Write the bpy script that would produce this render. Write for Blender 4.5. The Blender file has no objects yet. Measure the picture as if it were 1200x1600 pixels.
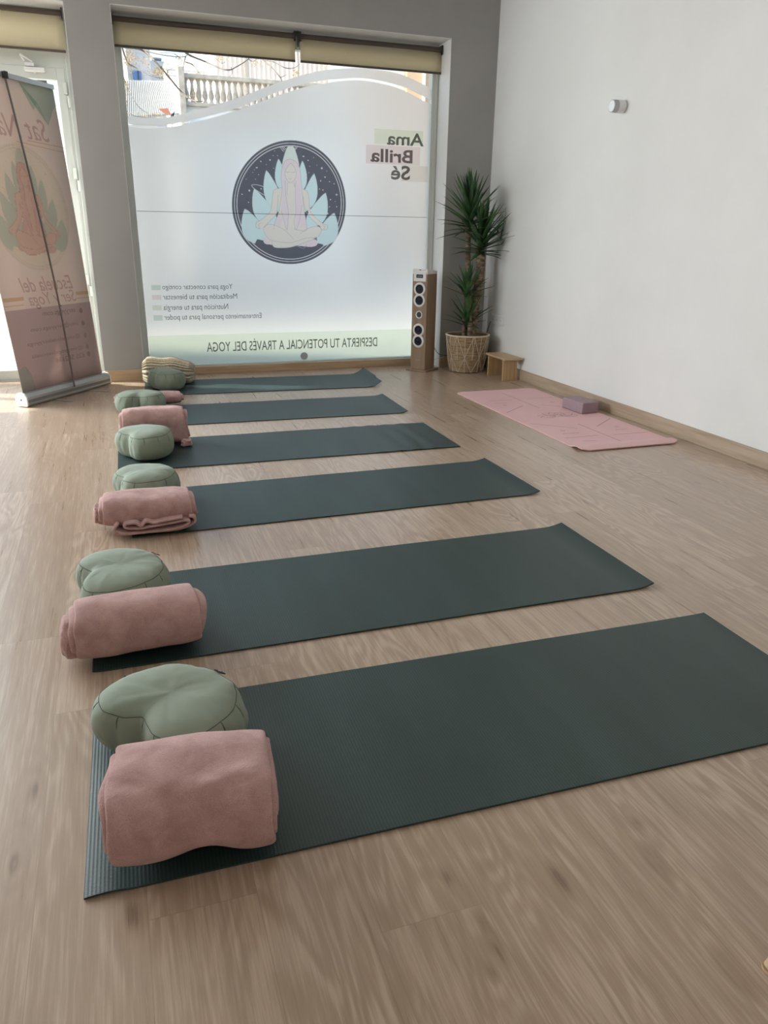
import bpy, bmesh, math, random
from mathutils import Vector, Matrix, noise
PI = math.pi
S = bpy.context.scene
COL = S.collection

# ------------------------------------------------------------------ camera, world, sun, exposure
F_PX, PITCH, ROLL, YAW, CAM_H = 1184.66, 0.351866, 0.0145413, 0.336659, 1.142
_cy, _sy, _cp, _sp = math.cos(YAW), math.sin(YAW), math.cos(PITCH), math.sin(PITCH)
FWD = Vector((_sy * _cp, _cy * _cp, -_sp)); _r0 = Vector((_cy, -_sy, 0)); _u0 = _r0.cross(FWD)
RIGHT = _r0 * math.cos(ROLL) + _u0 * math.sin(ROLL); UP = -_r0 * math.sin(ROLL) + _u0 * math.cos(ROLL)
CAM = Vector((0, 0, CAM_H))
cam_data = bpy.data.cameras.new('camera'); cam = bpy.data.objects.new('camera', cam_data); COL.objects.link(cam)
cam_data.sensor_fit = 'HORIZONTAL'; cam_data.sensor_width = 36; cam_data.lens = F_PX / 1200 * 36
cam_data.clip_start = 0.02; cam_data.clip_end = 300
_m = Matrix((RIGHT, UP, -FWD)).transposed().to_4x4(); _m.translation = CAM; cam.matrix_world = _m
S.camera = cam
S.view_settings.view_transform = 'Standard'; S.view_settings.look = 'None'
S.view_settings.exposure = 0.06; S.view_settings.gamma = 1; S.view_settings.use_curve_mapping = False
try:
    S.cycles.max_bounces = 10; S.cycles.diffuse_bounces = 6; S.cycles.transmission_bounces = 6
    S.cycles.transparent_max_bounces = 12; S.cycles.sample_clamp_indirect = 6; S.cycles.use_denoising = True
    S.cycles.caustics_reflective = False
except Exception:
    pass
SUN_DIR = Vector((0.78, -0.318, -0.64)).normalized()
world = bpy.data.worlds.new('sky'); S.world = world; world.use_nodes = True
_wt = world.node_tree; _wt.nodes.clear()
_sky = _wt.nodes.new('ShaderNodeTexSky'); _sky.sky_type = 'NISHITA'; _sky.sun_disc = False
_sky.sun_elevation = math.radians(37); _sky.sun_rotation = math.radians(-98); _sky.air_density = 1.0; _sky.dust_density = 3.0
_bg = _wt.nodes.new('ShaderNodeBackground'); _bg.inputs['Strength'].default_value = 0.60
_wo = _wt.nodes.new('ShaderNodeOutputWorld'); _wt.links.new(_sky.outputs[0], _bg.inputs[0]); _wt.links.new(_bg.outputs[0], _wo.inputs[0])
sun_data = bpy.data.lights.new('sun', 'SUN'); sun_data.energy = 12.0; sun_data.angle = math.radians(0.6); sun_data.color = (1, .93, .82)
sun = bpy.data.objects.new('sun', sun_data); COL.objects.link(sun); sun.location = (-6, 8, 9)
sun.rotation_euler = SUN_DIR.to_track_quat('-Z', 'Y').to_euler()

def area_light(name, loc, direction, sx, sy, watts, col):
    d = bpy.data.lights.new(name, 'AREA'); d.shape = 'RECTANGLE'; d.size = sx; d.size_y = sy; d.energy = watts; d.color = col
    o = bpy.data.objects.new(name, d); COL.objects.link(o); o.location = loc; o.rotation_euler = Vector(direction).to_track_quat('-Z', 'Y').to_euler(); return o
# added fill lamps, all out of view: at second window, left wall and ceiling
area_light('second_window_fill', (-2.68, 6.60, 1.55), (.28, -1, -.30), 2.4, 2.0, 335, (.90, .96, 1.0))  # added lamp in the unseen opening, brightens right wall and floor
area_light('left_wall_fill', (-4.56, 4.9, 1.6), (1, .03, -.12), 2.2, 1.9, 21, (.90, .97, 1.0)).data.spread = math.radians(50)  # added lamp for the right wall; no window is modelled here
for _x, _y in ((-.9, -1.6), (1.3, -1.6)): area_light('ceiling_fill', (_x, _y, 2.93), (0, 0, -1), .58, .58, 9, (1.0, .92, .82))  # weak added fill behind the camera, no fittings modelled

def at(px, py, Y):
    d = FWD * F_PX + RIGHT * (px - 600) - UP * (py - 800)
    return CAM + d * (Y / d.y)

# ------------------------------------------------------------------ materials
def mat(name, col, rough=.6, metal=0, spec=.5, sheen=0):
    m = bpy.data.materials.new(name); m.use_nodes = True
    b = m.node_tree.nodes['Principled BSDF']
    b.inputs['Base Color'].default_value = (*col, 1); b.inputs['Roughness'].default_value = rough
    b.inputs['Metallic'].default_value = metal; b.inputs['Specular IOR Level'].default_value = spec
    b.inputs['Sheen Weight'].default_value = sheen
    return m
def N(m, t, **kw):
    n = m.node_tree.nodes.new(t)
    for k, v in kw.items():
        if k in n.inputs: n.inputs[k].default_value = v
        else: setattr(n, k, v)
    return n
def L(m, a, b): m.node_tree.links.new(a, b)
def P(m): return m.node_tree.nodes['Principled BSDF']
def coords(m, scale=(1, 1, 1), rot=(0, 0, 0)):
    tc = N(m, 'ShaderNodeTexCoord'); mp = N(m, 'ShaderNodeMapping')
    mp.inputs['Scale'].default_value = scale; mp.inputs['Rotation'].default_value = rot
    L(m, tc.outputs['Object'], mp.inputs[0]); return mp.outputs[0]
def ramp(m, fac, stops):
    r = N(m, 'ShaderNodeValToRGB'); e = r.color_ramp.elements
    while len(e) < len(stops): e.new(.5)
    for i, (p, c) in enumerate(stops): e[i].position = p; e[i].color = (*c, 1)
    L(m, fac, r.inputs[0]); return r.outputs[0]
def bump(m, h, strength, dist=.002):
    b = N(m, 'ShaderNodeBump', Strength=strength, Distance=dist); L(m, h, b.inputs['Height']); L(m, b.outputs[0], P(m).inputs['Normal']); return b
def noisy(name, col, col2, scale, rough=.6, bs=.2, bscale=None, dist=.002, stretch=(1, 1, 1), **kw):
    m = mat(name, col, rough, **kw); v = coords(m, stretch)
    n = N(m, 'ShaderNodeTexNoise', Scale=scale, Detail=4.0); L(m, v, n.inputs['Vector'])
    L(m, ramp(m, n.outputs[0], [(.3, col), (.7, col2)]), P(m).inputs['Base Color'])
    if bs:
        n2 = N(m, 'ShaderNodeTexNoise', Scale=bscale or scale * 3, Detail=3.0); L(m, v, n2.inputs['Vector']); bump(m, n2.outputs[0], bs, dist)
    return m
def wood(name, c1, c2, axis='Y', scale=6, rough=.45):
    st = {'X': (.06, 1, 1), 'Y': (1, .06, 1), 'Z': (1, 1, .06)}[axis]
    m = mat(name, c1, rough); v = coords(m, st)
    n = N(m, 'ShaderNodeTexNoise', Scale=scale * 8, Detail=6.0, Distortion=.6); L(m, v, n.inputs['Vector'])
    L(m, ramp(m, n.outputs[0], [(.3, c1), (.7, c2)]), P(m).inputs['Base Color']); bump(m, n.outputs[0], .1, .001)
    return m

def floor_material():
    m = mat('oak_laminate', (.3, .2, .14), .34, spec=.5)
    tc = N(m, 'ShaderNodeTexCoord'); sp = N(m, 'ShaderNodeSeparateXYZ'); L(m, tc.outputs['Object'], sp.inputs[0])
    def mth(op, a, b=None):
        n = N(m, 'ShaderNodeMath', operation=op)
        for i, q in enumerate((a, b)):
            if q is None: continue
            if isinstance(q, (int, float)): n.inputs[i].default_value = q
            else: L(m, q, n.inputs[i])
        return n.outputs[0]
    PW, PL = .192, 1.28
    u = mth('DIVIDE', mth('ADD', sp.outputs[0], .05), PW); col = mth('FLOOR', u); fu = mth('FRACT', u)
    wn = N(m, 'ShaderNodeTexWhiteNoise', noise_dimensions='1D'); L(m, col, wn.inputs['W'])
    v = mth('ADD', mth('DIVIDE', sp.outputs[1], PL), mth('MULTIPLY', wn.outputs[0], 3.7)); row = mth('FLOOR', v); fv = mth('FRACT', v)
    wn2 = N(m, 'ShaderNodeTexWhiteNoise', noise_dimensions='2D'); cb = N(m, 'ShaderNodeCombineXYZ'); L(m, col, cb.inputs[0]); L(m, row, cb.inputs[1]); L(m, cb.outputs[0], wn2.inputs['Vector'])
    rnd = wn2.outputs[0]
    # grain coordinate: stretched along the plank, offset by plank
    g = N(m, 'ShaderNodeCombineXYZ'); L(m, mth('ADD', sp.outputs[0], mth('MULTIPLY', rnd, 31.0)), g.inputs[0]); L(m, mth('ADD', mth('MULTIPLY', sp.outputs[1], .22), mth('MULTIPLY', rnd, 17.0)), g.inputs[1])
    ca = N(m, 'ShaderNodeTexNoise', Scale=5.5, Detail=2.0, Roughness=.5, Distortion=.4); L(m, g.outputs[0], ca.inputs['Vector'])
    # cathedral rings: sine of large noise
    rings = mth('SINE', mth('MULTIPLY', ca.outputs[0], 95.0))
    g2 = N(m, 'ShaderNodeVectorMath', operation='MULTIPLY'); L(m, g.outputs[0], g2.inputs[0]); g2.inputs[1].default_value = (1, .16, 1)
    fi = N(m, 'ShaderNodeTexNoise', Scale=170.0, Detail=4.0, Roughness=.65); L(m, g2.outputs[0], fi.inputs['Vector'])
    fi2 = N(m, 'ShaderNodeTexNoise', Scale=38.0, Detail=3.0, Roughness=.6); L(m, g2.outputs[0], fi2.inputs['Vector'])
    kn = N(m, 'ShaderNodeTexVoronoi', Scale=2.6, Randomness=1.0); L(m, g.outputs[0], kn.inputs['Vector'])
    kd = kn.outputs['Distance']
    knot = mth('POWER', mth('MAXIMUM', mth('SUBTRACT', 1.0, mth('MULTIPLY', mth('ADD', kd, mth('MULTIPLY', ca.outputs[0], .10)), 2.9)), 0.0), 1.5)
    kring = mth('MULTIPLY', mth('SINE', mth('MULTIPLY', mth('ADD', kd, mth('MULTIPLY', ca.outputs[0], .35)), 120.0)), mth('MAXIMUM', mth('SUBTRACT', 1.0, mth('MULTIPLY', kd, 3.4)), 0.0))
    ringsel = N(m, 'ShaderNodeTexNoise', Scale=3.0, Detail=1.0); L(m, g.outputs[0], ringsel.inputs['Vector'])
    rs = mth('MINIMUM', mth('MAXIMUM', mth('MULTIPLY', mth('SUBTRACT', ringsel.outputs[0], .44), 6.0), 0.0), 1.0)
    f = mth('ADD', mth('MULTIPLY', fi.outputs[0], .42), mth('MULTIPLY', fi2.outputs[0], .36))
    f = mth('ADD', f, mth('MULTIPLY', mth('MULTIPLY', rings, rs), .060))
    f = mth('ADD', f, mth('MULTIPLY', mth('SUBTRACT', rnd, .5), .09))
    f = mth('SUBTRACT', mth('ADD', f, mth('MULTIPLY', kring, .010)), mth('MULTIPLY', knot, .02))
    warp = mth('MULTIPLY', mth('SUBTRACT', ca.outputs[0], .5), 5.0); warp2 = mth('MULTIPLY', mth('SUBTRACT', fi2.outputs[0], .5), 2.2)
    for kx, ky, ks in [(0.692, 0.936, 1.2), (0.921, 1.013, 0.8), (0.893, 0.914, 1.0), (0.491, 1.005, 1.1), (0.506, 0.861, 1.1), (0.482, 0.796, 0.7), (0.860, 0.673, 0.9), (-0.076, 1.102, 1.2), (0.177, 1.184, 0.9), (-0.265, 1.502, 1.0), (-0.287, 1.294, 0.6), (1.139, 2.556, 1.2), (0.985, 1.220, 0.0)]:     # the dark knots in the nearest planks
        if ks <= 0: continue
        dx = mth('DIVIDE', mth('SUBTRACT', sp.outputs[0], kx), .019 * ks); dy = mth('DIVIDE', mth('SUBTRACT', sp.outputs[1], ky), .052 * ks)
        d = mth('SQRT', mth('ADD', mth('MULTIPLY', dx, dx), mth('MULTIPLY', dy, dy))); dw = mth('ADD', mth('ADD', d, warp), warp2)
        fall = mth('POWER', 2.718, mth('MULTIPLY', d, -.62)); core = mth('POWER', 2.718, mth('MULTIPLY', mth('MULTIPLY', d, d), -1.6))
        f = mth('SUBTRACT', f, mth('ADD', mth('MULTIPLY', core, .16), mth('MULTIPLY', fall, mth('ADD', mth('MULTIPLY', mth('SINE', mth('MULTIPLY', dw, 4.2)), .085), .050))))
    c = ramp(m, f, [(.08, (.20, .135, .09)), (.22, (.335, .238, .168)), (.37, (.395, .290, .210)), (.46, (.485, .370, .282)), (.60, (.590, .472, .375))])
    edge = mth('MINIMUM', mth('MULTIPLY', mth('MINIMUM', fu, mth('SUBTRACT', 1.0, fu)), PW), mth('MULTIPLY', mth('MINIMUM', fv, mth('SUBTRACT', 1.0, fv)), PL))
    seam = mth('MINIMUM', mth('DIVIDE', edge, .0009), 1.0)
    mx = N(m, 'ShaderNodeMix', data_type='RGBA'); L(m, seam, mx.inputs[0]); mx.inputs[6].default_value = (.29, .21, .15, 1); L(m, c, mx.inputs[7])
    L(m, mx.outputs[2], P(m).inputs['Base Color'])
    P(m).inputs['Coat Weight'].default_value = .35; P(m).inputs['Coat Roughness'].default_value = .22
    bump(m, mth('ADD', mth('MULTIPLY', fi.outputs[0], .6), mth('MULTIPLY', seam, .15)), .16, .0015)
    rr = mth('ADD', .22, mth('MULTIPLY', fi2.outputs[0], .16)); L(m, rr, P(m).inputs['Roughness'])
    return m

M = {}
M['floor'] = floor_material()
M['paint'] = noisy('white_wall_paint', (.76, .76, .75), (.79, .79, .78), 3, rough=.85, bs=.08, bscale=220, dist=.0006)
M['wall_grey'] = noisy('window_wall_grey', (.36, .355, .345), (.39, .385, .375), 3, rough=.85, bs=.08, bscale=220, dist=.0006)  # window wall drawn in an even grey, darker than the other walls
M['ceiling'] = mat('ceiling_paint', (.8, .8, .79), .9)
M['skirting'] = wood('oak_skirting', (.42, .29, .18), (.55, .41, .28), 'X', 5)
M['skirting_y'] = wood('oak_skirting_side', (.36, .27, .19), (.47, .37, .28), 'Y', 5)
M['lacquer'] = mat('pale_grey_lacquered_aluminium', (.62, .65, .62), .38)
M['lacquer_dark'] = mat('dark_joint_rubber', (.06, .06, .06), .6)  # near-black rubber colour
M['alu'] = mat('brushed_aluminium', (.55, .55, .55), .38, metal=.7)
M['white_plastic'] = mat('white_plastic', (.8, .8, .8), .35)
M['black'] = mat('black_plastic', (.02, .02, .02), .4)
M['dark_bar'] = mat('dark_brown_bar', (.08, .06, .05), .5)

def mat_pvc():
    m = mat('dark_green_mat_foam', (.030, .056, .050), .47, spec=.62)
    v = coords(m); sp = N(m, 'ShaderNodeSeparateXYZ'); L(m, v, sp.inputs[0])
    def mth(op, a, b=None):
        n = N(m, 'ShaderNodeMath', operation=op)
        for i, q in enumerate((a, b)):
            if q is None: continue
            if isinstance(q, (int, float)): n.inputs[i].default_value = q
            else: L(m, q, n.inputs[i])
        return n.outputs[0]
    sx = mth('SINE', mth('MULTIPLY', sp.outputs[0], 2 * PI / .0072)); sy = mth('SINE', mth('MULTIPLY', sp.outputs[1], 2 * PI / .0048))
    h = mth('MULTIPLY', mth('ADD', sx, mth('MULTIPLY', sy, .8)), .5)
    n = N(m, 'ShaderNodeTexNoise', Scale=1.0, Detail=2.0)
    st = N(m, 'ShaderNodeMapping'); st.inputs['Scale'].default_value = (7, 1.2, 1); L(m, v, st.inputs[0]); L(m, st.outputs[0], n.inputs['Vector'])
    c1 = ramp(m, n.outputs[0], [(.3, (.022, .052, .048)), (.72, (.034, .073, .068))])
    hh = mth('ADD', mth('MULTIPLY', h, .35), .65)
    mx = N(m, 'ShaderNodeMix', data_type='RGBA', blend_type='MULTIPLY'); mx.inputs[0].default_value = .95; L(m, c1, mx.inputs[6]); L(m, hh, mx.inputs[7])
    L(m, mx.outputs[2], P(m).inputs['Base Color']); bump(m, h, .22, .0010)
    return m
M['pvc'] = mat_pvc(); P(M['pvc']).inputs['Specular IOR Level'].default_value = .62
def fleece(name, c1, c2, sheen=.5):
    m = mat(name, c1, .95, spec=.1, sheen=sheen); v = coords(m)
    P(m).inputs['Sheen Roughness'].default_value = .45; P(m).inputs['Sheen Tint'].default_value = (.9, .74, .72, 1)
    a = N(m, 'ShaderNodeTexNoise', Scale=420.0, Detail=2.0); L(m, v, a.inputs['Vector'])
    b = N(m, 'ShaderNodeTexNoise', Scale=22.0, Detail=5.0, Distortion=.5); L(m, v, b.inputs['Vector'])
    ad = N(m, 'ShaderNodeMath', operation='ADD'); mu = N(m, 'ShaderNodeMath', operation='MULTIPLY'); mu.inputs[1].default_value = .5
    L(m, a.outputs[0], mu.inputs[0]); L(m, mu.outputs[0], ad.inputs[0]); L(m, b.outputs[0], ad.inputs[1])
    L(m, ramp(m, ad.outputs[0], [(.5, c1), (1.0, c2)]), P(m).inputs['Base Color']); bump(m, ad.outputs[0], .95, .006)
    return m
M['fleece'] = fleece('dusty_pink_fleece', (.46, .275, .258), (.66, .43, .41))
M['sage'] = noisy('sage_green_cotton', (.215, .262, .200), (.250, .300, .232), 6, rough=.85, bs=.35, bscale=26, dist=.004, sheen=.15)
M['seam'] = mat('sage_seam_thread', (.085, .105, .08), .9)
M['tag'] = mat('black_woven_tag', (.015, .015, .018), .8)
def knit_mat():
    m = mat('beige_knit_wool', (.50, .44, .34), .95, spec=.1, sheen=.3); v = coords(m)
    w = N(m, 'ShaderNodeTexVoronoi', Scale=110.0); L(m, v, w.inputs['Vector'])
    L(m, ramp(m, w.outputs['Distance'], [(.1, (.64, .58, .47)), (.7, (.40, .35, .27))]), P(m).inputs['Base Color']); bump(m, w.outputs['Distance'], -.5, .004)
    return m
M['knit'] = knit_mat()
M['pinkmat'] = noisy('pale_pink_rubber', (.72, .455, .46), (.76, .485, .485), 4, rough=.6, bs=.15, bscale=300, dist=.0008)
M['pinkline'] = mat('engraved_mauve_line', (.25, .13, .14), .7)
M['block'] = noisy('mauve_foam', (.31, .225, .26), (.35, .255, .29), 60, rough=.75, bs=.2, bscale=240, dist=.001)
M['bamboo'] = wood('pale_bench_wood', (.46, .30, .16), (.60, .43, .26), 'X', 5)
M['bamboo_z'] = wood('pale_bench_board', (.44, .28, .14), (.57, .40, .23), 'Z', 5)
M['beech'] = wood('beech_leg_wood', (.46, .30, .17), (.58, .41, .25), 'Z', 4)
M['walnut'] = wood('walnut_veneer', (.25, .165, .105), (.34, .235, .155), 'Z', 5, rough=.5)
M['cone'] = mat('speaker_cone', (.010, .013, .022), .5, spec=.25)
M['display'] = mat('display_glass', (.015, .017, .02), .15)
M['display_text'] = mat('display_grey_print', (.25, .27, .28), .5)
M['soil'] = noisy('potting_soil', (.03, .02, .015), (.07, .05, .035), 60, rough=.95, bs=.8, dist=.01)
M['cord'] = noisy('cream_cotton_cord', (.60, .52, .42), (.70, .62, .52), 200, rough=.9, bs=.5, dist=.001)
def basket_mat():
    m = mat('woven_seagrass', (.34, .24, .13), .85); v = coords(m, (1, 1, 1))
    n = N(m, 'ShaderNodeTexNoise', Scale=14.0, Detail=5.0); mp = N(m, 'ShaderNodeMapping'); mp.inputs['Scale'].default_value = (1, 1, 7); L(m, v, mp.inputs[0]); L(m, mp.outputs[0], n.inputs['Vector'])
    L(m, ramp(m, n.outputs[0], [(.3, (.20, .13, .07)), (.5, (.36, .26, .15)), (.72, (.50, .38, .24))]), P(m).inputs['Base Color']); bump(m, n.outputs[0], .8, .008)
    return m
M['basket'] = basket_mat()
def trunk_mat():
    m = mat('yucca_bark', (.2, .14, .09), .9); v = coords(m, (1, 1, 2.2))
    n = N(m, 'ShaderNodeTexNoise', Scale=22.0, Detail=5.0); L(m, v, n.inputs['Vector'])
    L(m, ramp(m, n.outputs[0], [(.35, (.09, .06, .04)), (.55, (.24, .175, .115)), (.7, (.36, .29, .21))]), P(m).inputs['Base Color']); bump(m, n.outputs[0], .9, .01)
    return m
M['trunk'] = trunk_mat()
def leaf_mat():
    m = mat('yucca_leaf_green', (.05, .12, .04), .42, spec=.4)
    v = coords(m); n = N(m, 'ShaderNodeTexNoise', Scale=9.0, Detail=2.0); L(m, v, n.inputs['Vector'])
    L(m, ramp(m, n.outputs[0], [(.3, (.022, .060, .022)), (.55, (.045, .115, .04)), (.75, (.11, .21, .06))]), P(m).inputs['Base Color'])
    return m
M['leaf'] = leaf_mat()

def mixmat(name, a, b, fac):
    m = bpy.data.materials.new(name); m.use_nodes = True; nt = m.node_tree; nt.nodes.clear()
    o = nt.nodes.new('ShaderNodeOutputMaterial'); mx = nt.nodes.new('ShaderNodeMixShader'); mx.inputs[0].default_value = fac if not callable(fac) else .5
    A = a(nt); B = b(nt); nt.links.new(A, mx.inputs[1]); nt.links.new(B, mx.inputs[2]); nt.links.new(mx.outputs[0], o.inputs[0])
    if callable(fac): nt.links.new(fac(nt), mx.inputs[0])
    return m
def s_trans(c):
    def f(nt):
        n = nt.nodes.new('ShaderNodeBsdfTranslucent'); n.inputs[0].default_value = (*c, 1); return n.outputs[0]
    return f
def s_diff(c):
    def f(nt):
        n = nt.nodes.new('ShaderNodeBsdfDiffuse'); n.inputs[0].default_value = (*c, 1); return n.outputs[0]
    return f
def s_refr(c, r, ior):
    def f(nt):
        n = nt.nodes.new('ShaderNodeBsdfRefraction'); n.inputs[0].default_value = (*c, 1); n.inputs['Roughness'].default_value = r; n.inputs['IOR'].default_value = ior; return n.outputs[0]
    return f
def s_clear(c):
    def f(nt):
        n = nt.nodes.new('ShaderNodeBsdfTransparent'); n.inputs[0].default_value = (*c, 1); return n.outputs[0]
    return f
def s_gloss(r):
    def f(nt):
        n = nt.nodes.new('ShaderNodeBsdfGlossy'); n.inputs[0].default_value = (.9, .9, .9, 1); n.inputs['Roughness'].default_value = r; return n.outputs[0]
    return f
def fres(nt):
    n = nt.nodes.new('ShaderNodeLayerWeight'); n.inputs['Blend'].default_value = .5
    p = nt.nodes.new('ShaderNodeMath'); p.operation = 'POWER'; p.inputs[1].default_value = 4.0; nt.links.new(n.outputs['Facing'], p.inputs[0])
    q = nt.nodes.new('ShaderNodeMath'); q.operation = 'MULTIPLY_ADD'; q.inputs[1].default_value = .55; q.inputs[2].default_value = .025; nt.links.new(p.outputs[0], q.inputs[0]); return q.outputs[0]
M['glass'] = mixmat('clear_window_glass', s_clear((.93, .96, .95)), s_gloss(.02), fres)
M['film'] = mixmat('frosted_window_film', s_trans((.70, .685, .665)), s_refr((.69, .67, .65), .5, 1.2), .45)
def decal(name, c, d=.08):   # thin ink on the film: tints the light that comes through it
    return mixmat(name, s_clear(c), s_diff(c), d)
M['blind'] = mixmat('cream_blind_fabric', s_diff((.72, .66, .52)), s_trans((.82, .75, .58)), .55)
M['banner_panel'] = mixmat('banner_fabric', s_diff((.62, .56, .535)), s_trans((.60, .50, .44)), .40)

# ------------------------------------------------------------------ mesh helpers
def link(name, me, m, parent=None):
    if m: me.materials.append(m)
    o = bpy.data.objects.new(name, me); COL.objects.link(o)
    if parent: o.parent = parent
    return o
def obj(name, bm, m, parent=None, smooth=False, bev=0, sub=0, angle=None):
    me = bpy.data.meshes.new(name); bmesh.ops.recalc_face_normals(bm, faces=bm.faces[:])
    for e in bm.edges:
        if len(e.link_faces) == 2 and e.calc_face_angle(0) > 1.1: e.smooth = False
    bm.to_mesh(me); bm.free()
    if smooth:
        for p in me.polygons: p.use_smooth = True
    o = link(name, me, m, parent)
    if bev:
        b = o.modifiers.new('bevel', 'BEVEL'); b.width = bev; b.segments = 3; b.limit_method = 'ANGLE'; b.angle_limit = math.radians(40)
    if sub:
        s = o.modifiers.new('sub', 'SUBSURF'); s.levels = sub; s.render_levels = sub
    return o
def BM(): return bmesh.new()
def box(bm, x0, x1, y0, y1, z0, z1, mtx=None):
    vs = [bm.verts.new((x, y, z)) for x in (x0, x1) for y in (y0, y1) for z in (z0, z1)]
    if mtx:
        for v in vs: v.co = mtx @ v.co
    for f in ((0, 1, 3, 2), (4, 6, 7, 5), (0, 4, 5, 1), (2, 3, 7, 6), (0, 2, 6, 4), (1, 5, 7, 3)): bm.faces.new([vs[i] for i in f])
def ring_frame(d):
    d = d.normalized(); a = Vector((0, 0, 1)) if abs(d.z) < .9 else Vector((1, 0, 0)); u = d.cross(a).normalized(); return u, d.cross(u).normalized()
def tube(bm, pts, r, n=8, cap=True):
    pts = [Vector(p) for p in pts]; rs = r if isinstance(r, (list, tuple)) else [r] * len(pts); prev = None; rings = []; u = None
    for i, p in enumerate(pts):
        d = (pts[min(i + 1, len(pts) - 1)] - pts[max(i - 1, 0)]).normalized()
        if u is None: u, w = ring_frame(d)
        else:
            u = (u - d * u.dot(d)).normalized(); w = d.cross(u)
        rings.append([bm.verts.new(p + (u * math.cos(a) + w * math.sin(a)) * rs[i]) for a in [2 * PI * k / n for k in range(n)]])
    for a, b in zip(rings, rings[1:]):
        for k in range(n): bm.faces.new((a[k], a[(k + 1) % n], b[(k + 1) % n], b[k]))
    if cap: bm.faces.new(rings[0][::-1]); bm.faces.new(rings[-1])
def lathe(bm, prof, n=32, mtx=None, cap=True):   # prof: (r, z)
    rings = []
    for r, z in prof:
        rings.append([bm.verts.new(Vector((r * math.cos(2 * PI * k / n), r * math.sin(2 * PI * k / n), z))) for k in range(n)])
    for a, b in zip(rings, rings[1:]):
        for k in range(n): bm.faces.new((a[k], a[(k + 1) % n], b[(k + 1) % n], b[k]))
    if cap: bm.faces.new(rings[0][::-1]); bm.faces.new(rings[-1])
    if mtx:
        for rg in rings:
            for v in rg: v.co = mtx @ v.co
def cyl(bm, c, d, r, l, n=24):   # centre of base, direction
    u, w = ring_frame(Vector(d)); mt = Matrix((u, w, u.cross(w))).transposed().to_4x4()
    dd = Vector(d).normalized()
    if mt.col[2].to_3d().dot(dd) < 0: mt = Matrix((w, u, w.cross(u))).transposed().to_4x4()
    mt.translation = Vector(c); lathe(bm, [(r, 0), (r, l)], n, mt)
def spline(pts, k=8, closed=False):   # Catmull-Rom
    n = len(pts); out = []; pts = [Vector(p) for p in pts]
    for i in range(n if closed else n - 1):
        if closed: p0, p1, p2, p3 = pts[i - 1], pts[i], pts[(i + 1) % n], pts[(i + 2) % n]
        else: p0, p1, p2, p3 = pts[max(i - 1, 0)], pts[i], pts[i + 1], pts[min(i + 2, n - 1)]
        for j in range(k):
            t = j / k; out.append(.5 * ((2 * p1) + (p2 - p0) * t + (2 * p0 - 5 * p1 + 4 * p2 - p3) * t * t + (3 * p1 - p0 - 3 * p2 + p3) * t ** 3))
    if not closed: out.append(pts[-1])
    return out
def prism(bm, pts, off):   # planar polygon (3-D points) extruded by vector off; filled by triangulation so any outline works
    a = [bm.verts.new(p) for p in pts]; b = [bm.verts.new(Vector(p) + Vector(off)) for p in pts]; n = len(a)
    f1 = bm.faces.new(a); f2 = bm.faces.new(b[::-1])
    for i in range(n): bm.faces.new((a[i], b[i], b[(i + 1) % n], a[(i + 1) % n]))
    bmesh.ops.triangulate(bm, faces=[f1, f2], ngon_method='EAR_CLIP')
def nz(p, s, amp=1): return noise.noise(Vector(p) * s) * amp
def tag(o, label, cat, group=None, kind=None):
    o['label'] = label; o['category'] = cat
    if group: o['group'] = group
    if kind: o['kind'] = kind
    return o
def thing(name, label, cat, loc=(0, 0, 0), rz=0, group=None):
    o = bpy.data.objects.new(name, None); COL.objects.link(o); o.location = loc; o.rotation_euler = (0, 0, rz); o.empty_display_size = .1
    return tag(o, label, cat, group)
def struct(o): o['kind'] = 'structure'; return o
def root_struct(name, loc=(0, 0, 0)):
    o = bpy.data.objects.new(name, None); COL.objects.link(o); o.location = loc; return struct(o)
def text_mesh(name, s, m, parent, fit, bold=0, mirror=True, depth=.0003, shear=0):
    """fit(u, v) -> world/local point for u, v in 0..1 across the text's own extents (u to the viewer's right)"""
    cu = bpy.data.curves.new(name, 'FONT'); cu.body = s; cu.offset = bold; cu.resolution_u = 3; cu.shear = shear
    tmp = bpy.data.objects.new(name + '_tmp', cu); COL.objects.link(tmp)
    bpy.context.view_layer.update(); dg = bpy.context.evaluated_depsgraph_get()
    me = bpy.data.meshes.new_from_object(tmp.evaluated_get(dg)); bpy.data.objects.remove(tmp); bpy.data.curves.remove(cu)
    xs = [v.co.x for v in me.vertices]; ys = [v.co.y for v in me.vertices]; x0, x1, y0, y1 = min(xs), max(xs), min(ys), max(ys)
    for v in me.vertices:
        u = (v.co.x - x0) / (x1 - x0); w = (v.co.y - y0) / (y1 - y0)
        v.co = fit(1 - u if mirror else u, w)
    me.materials.clear()
    return link(name, me, m, parent)

# ------------------------------------------------------------------ the room shell
XR, YW, YO, ZC = 3.18, 6.43, 6.74, 3.0      # right wall, window wall inside and outside faces, ceiling
XL, YB = -4.6, -6.5
b = BM(); box(b, XL - .2, XR + .2, YB - .2, YO, -.12, 0); struct(obj('floor', b, M['floor']))
b = BM(); box(b, XL - .2, XR + .2, YB - .2, YO, ZC, ZC + .15); struct(obj('ceiling', b, M['ceiling']))
b = BM(); box(b, XR, XR + .2, YB - .2, YO, 0, ZC); struct(obj('wall_right', b, M['paint']))
b = BM(); box(b, XL - .2, XL, YB - .2, YO, 0, ZC); struct(obj('wall_left', b, M['paint']))
b = BM(); box(b, XL, XR, YB - .2, YB, 0, ZC); struct(obj('wall_back', b, M['paint']))
b = BM()
WX0, WX1, WZ = .183, 2.765, 2.612       # big window opening
DX0, DX1, DZ = -1.34, -.118, 2.60       # door opening
VX0, VX1 = -3.95, -1.56                 # second window, out of the picture on the left
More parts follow.
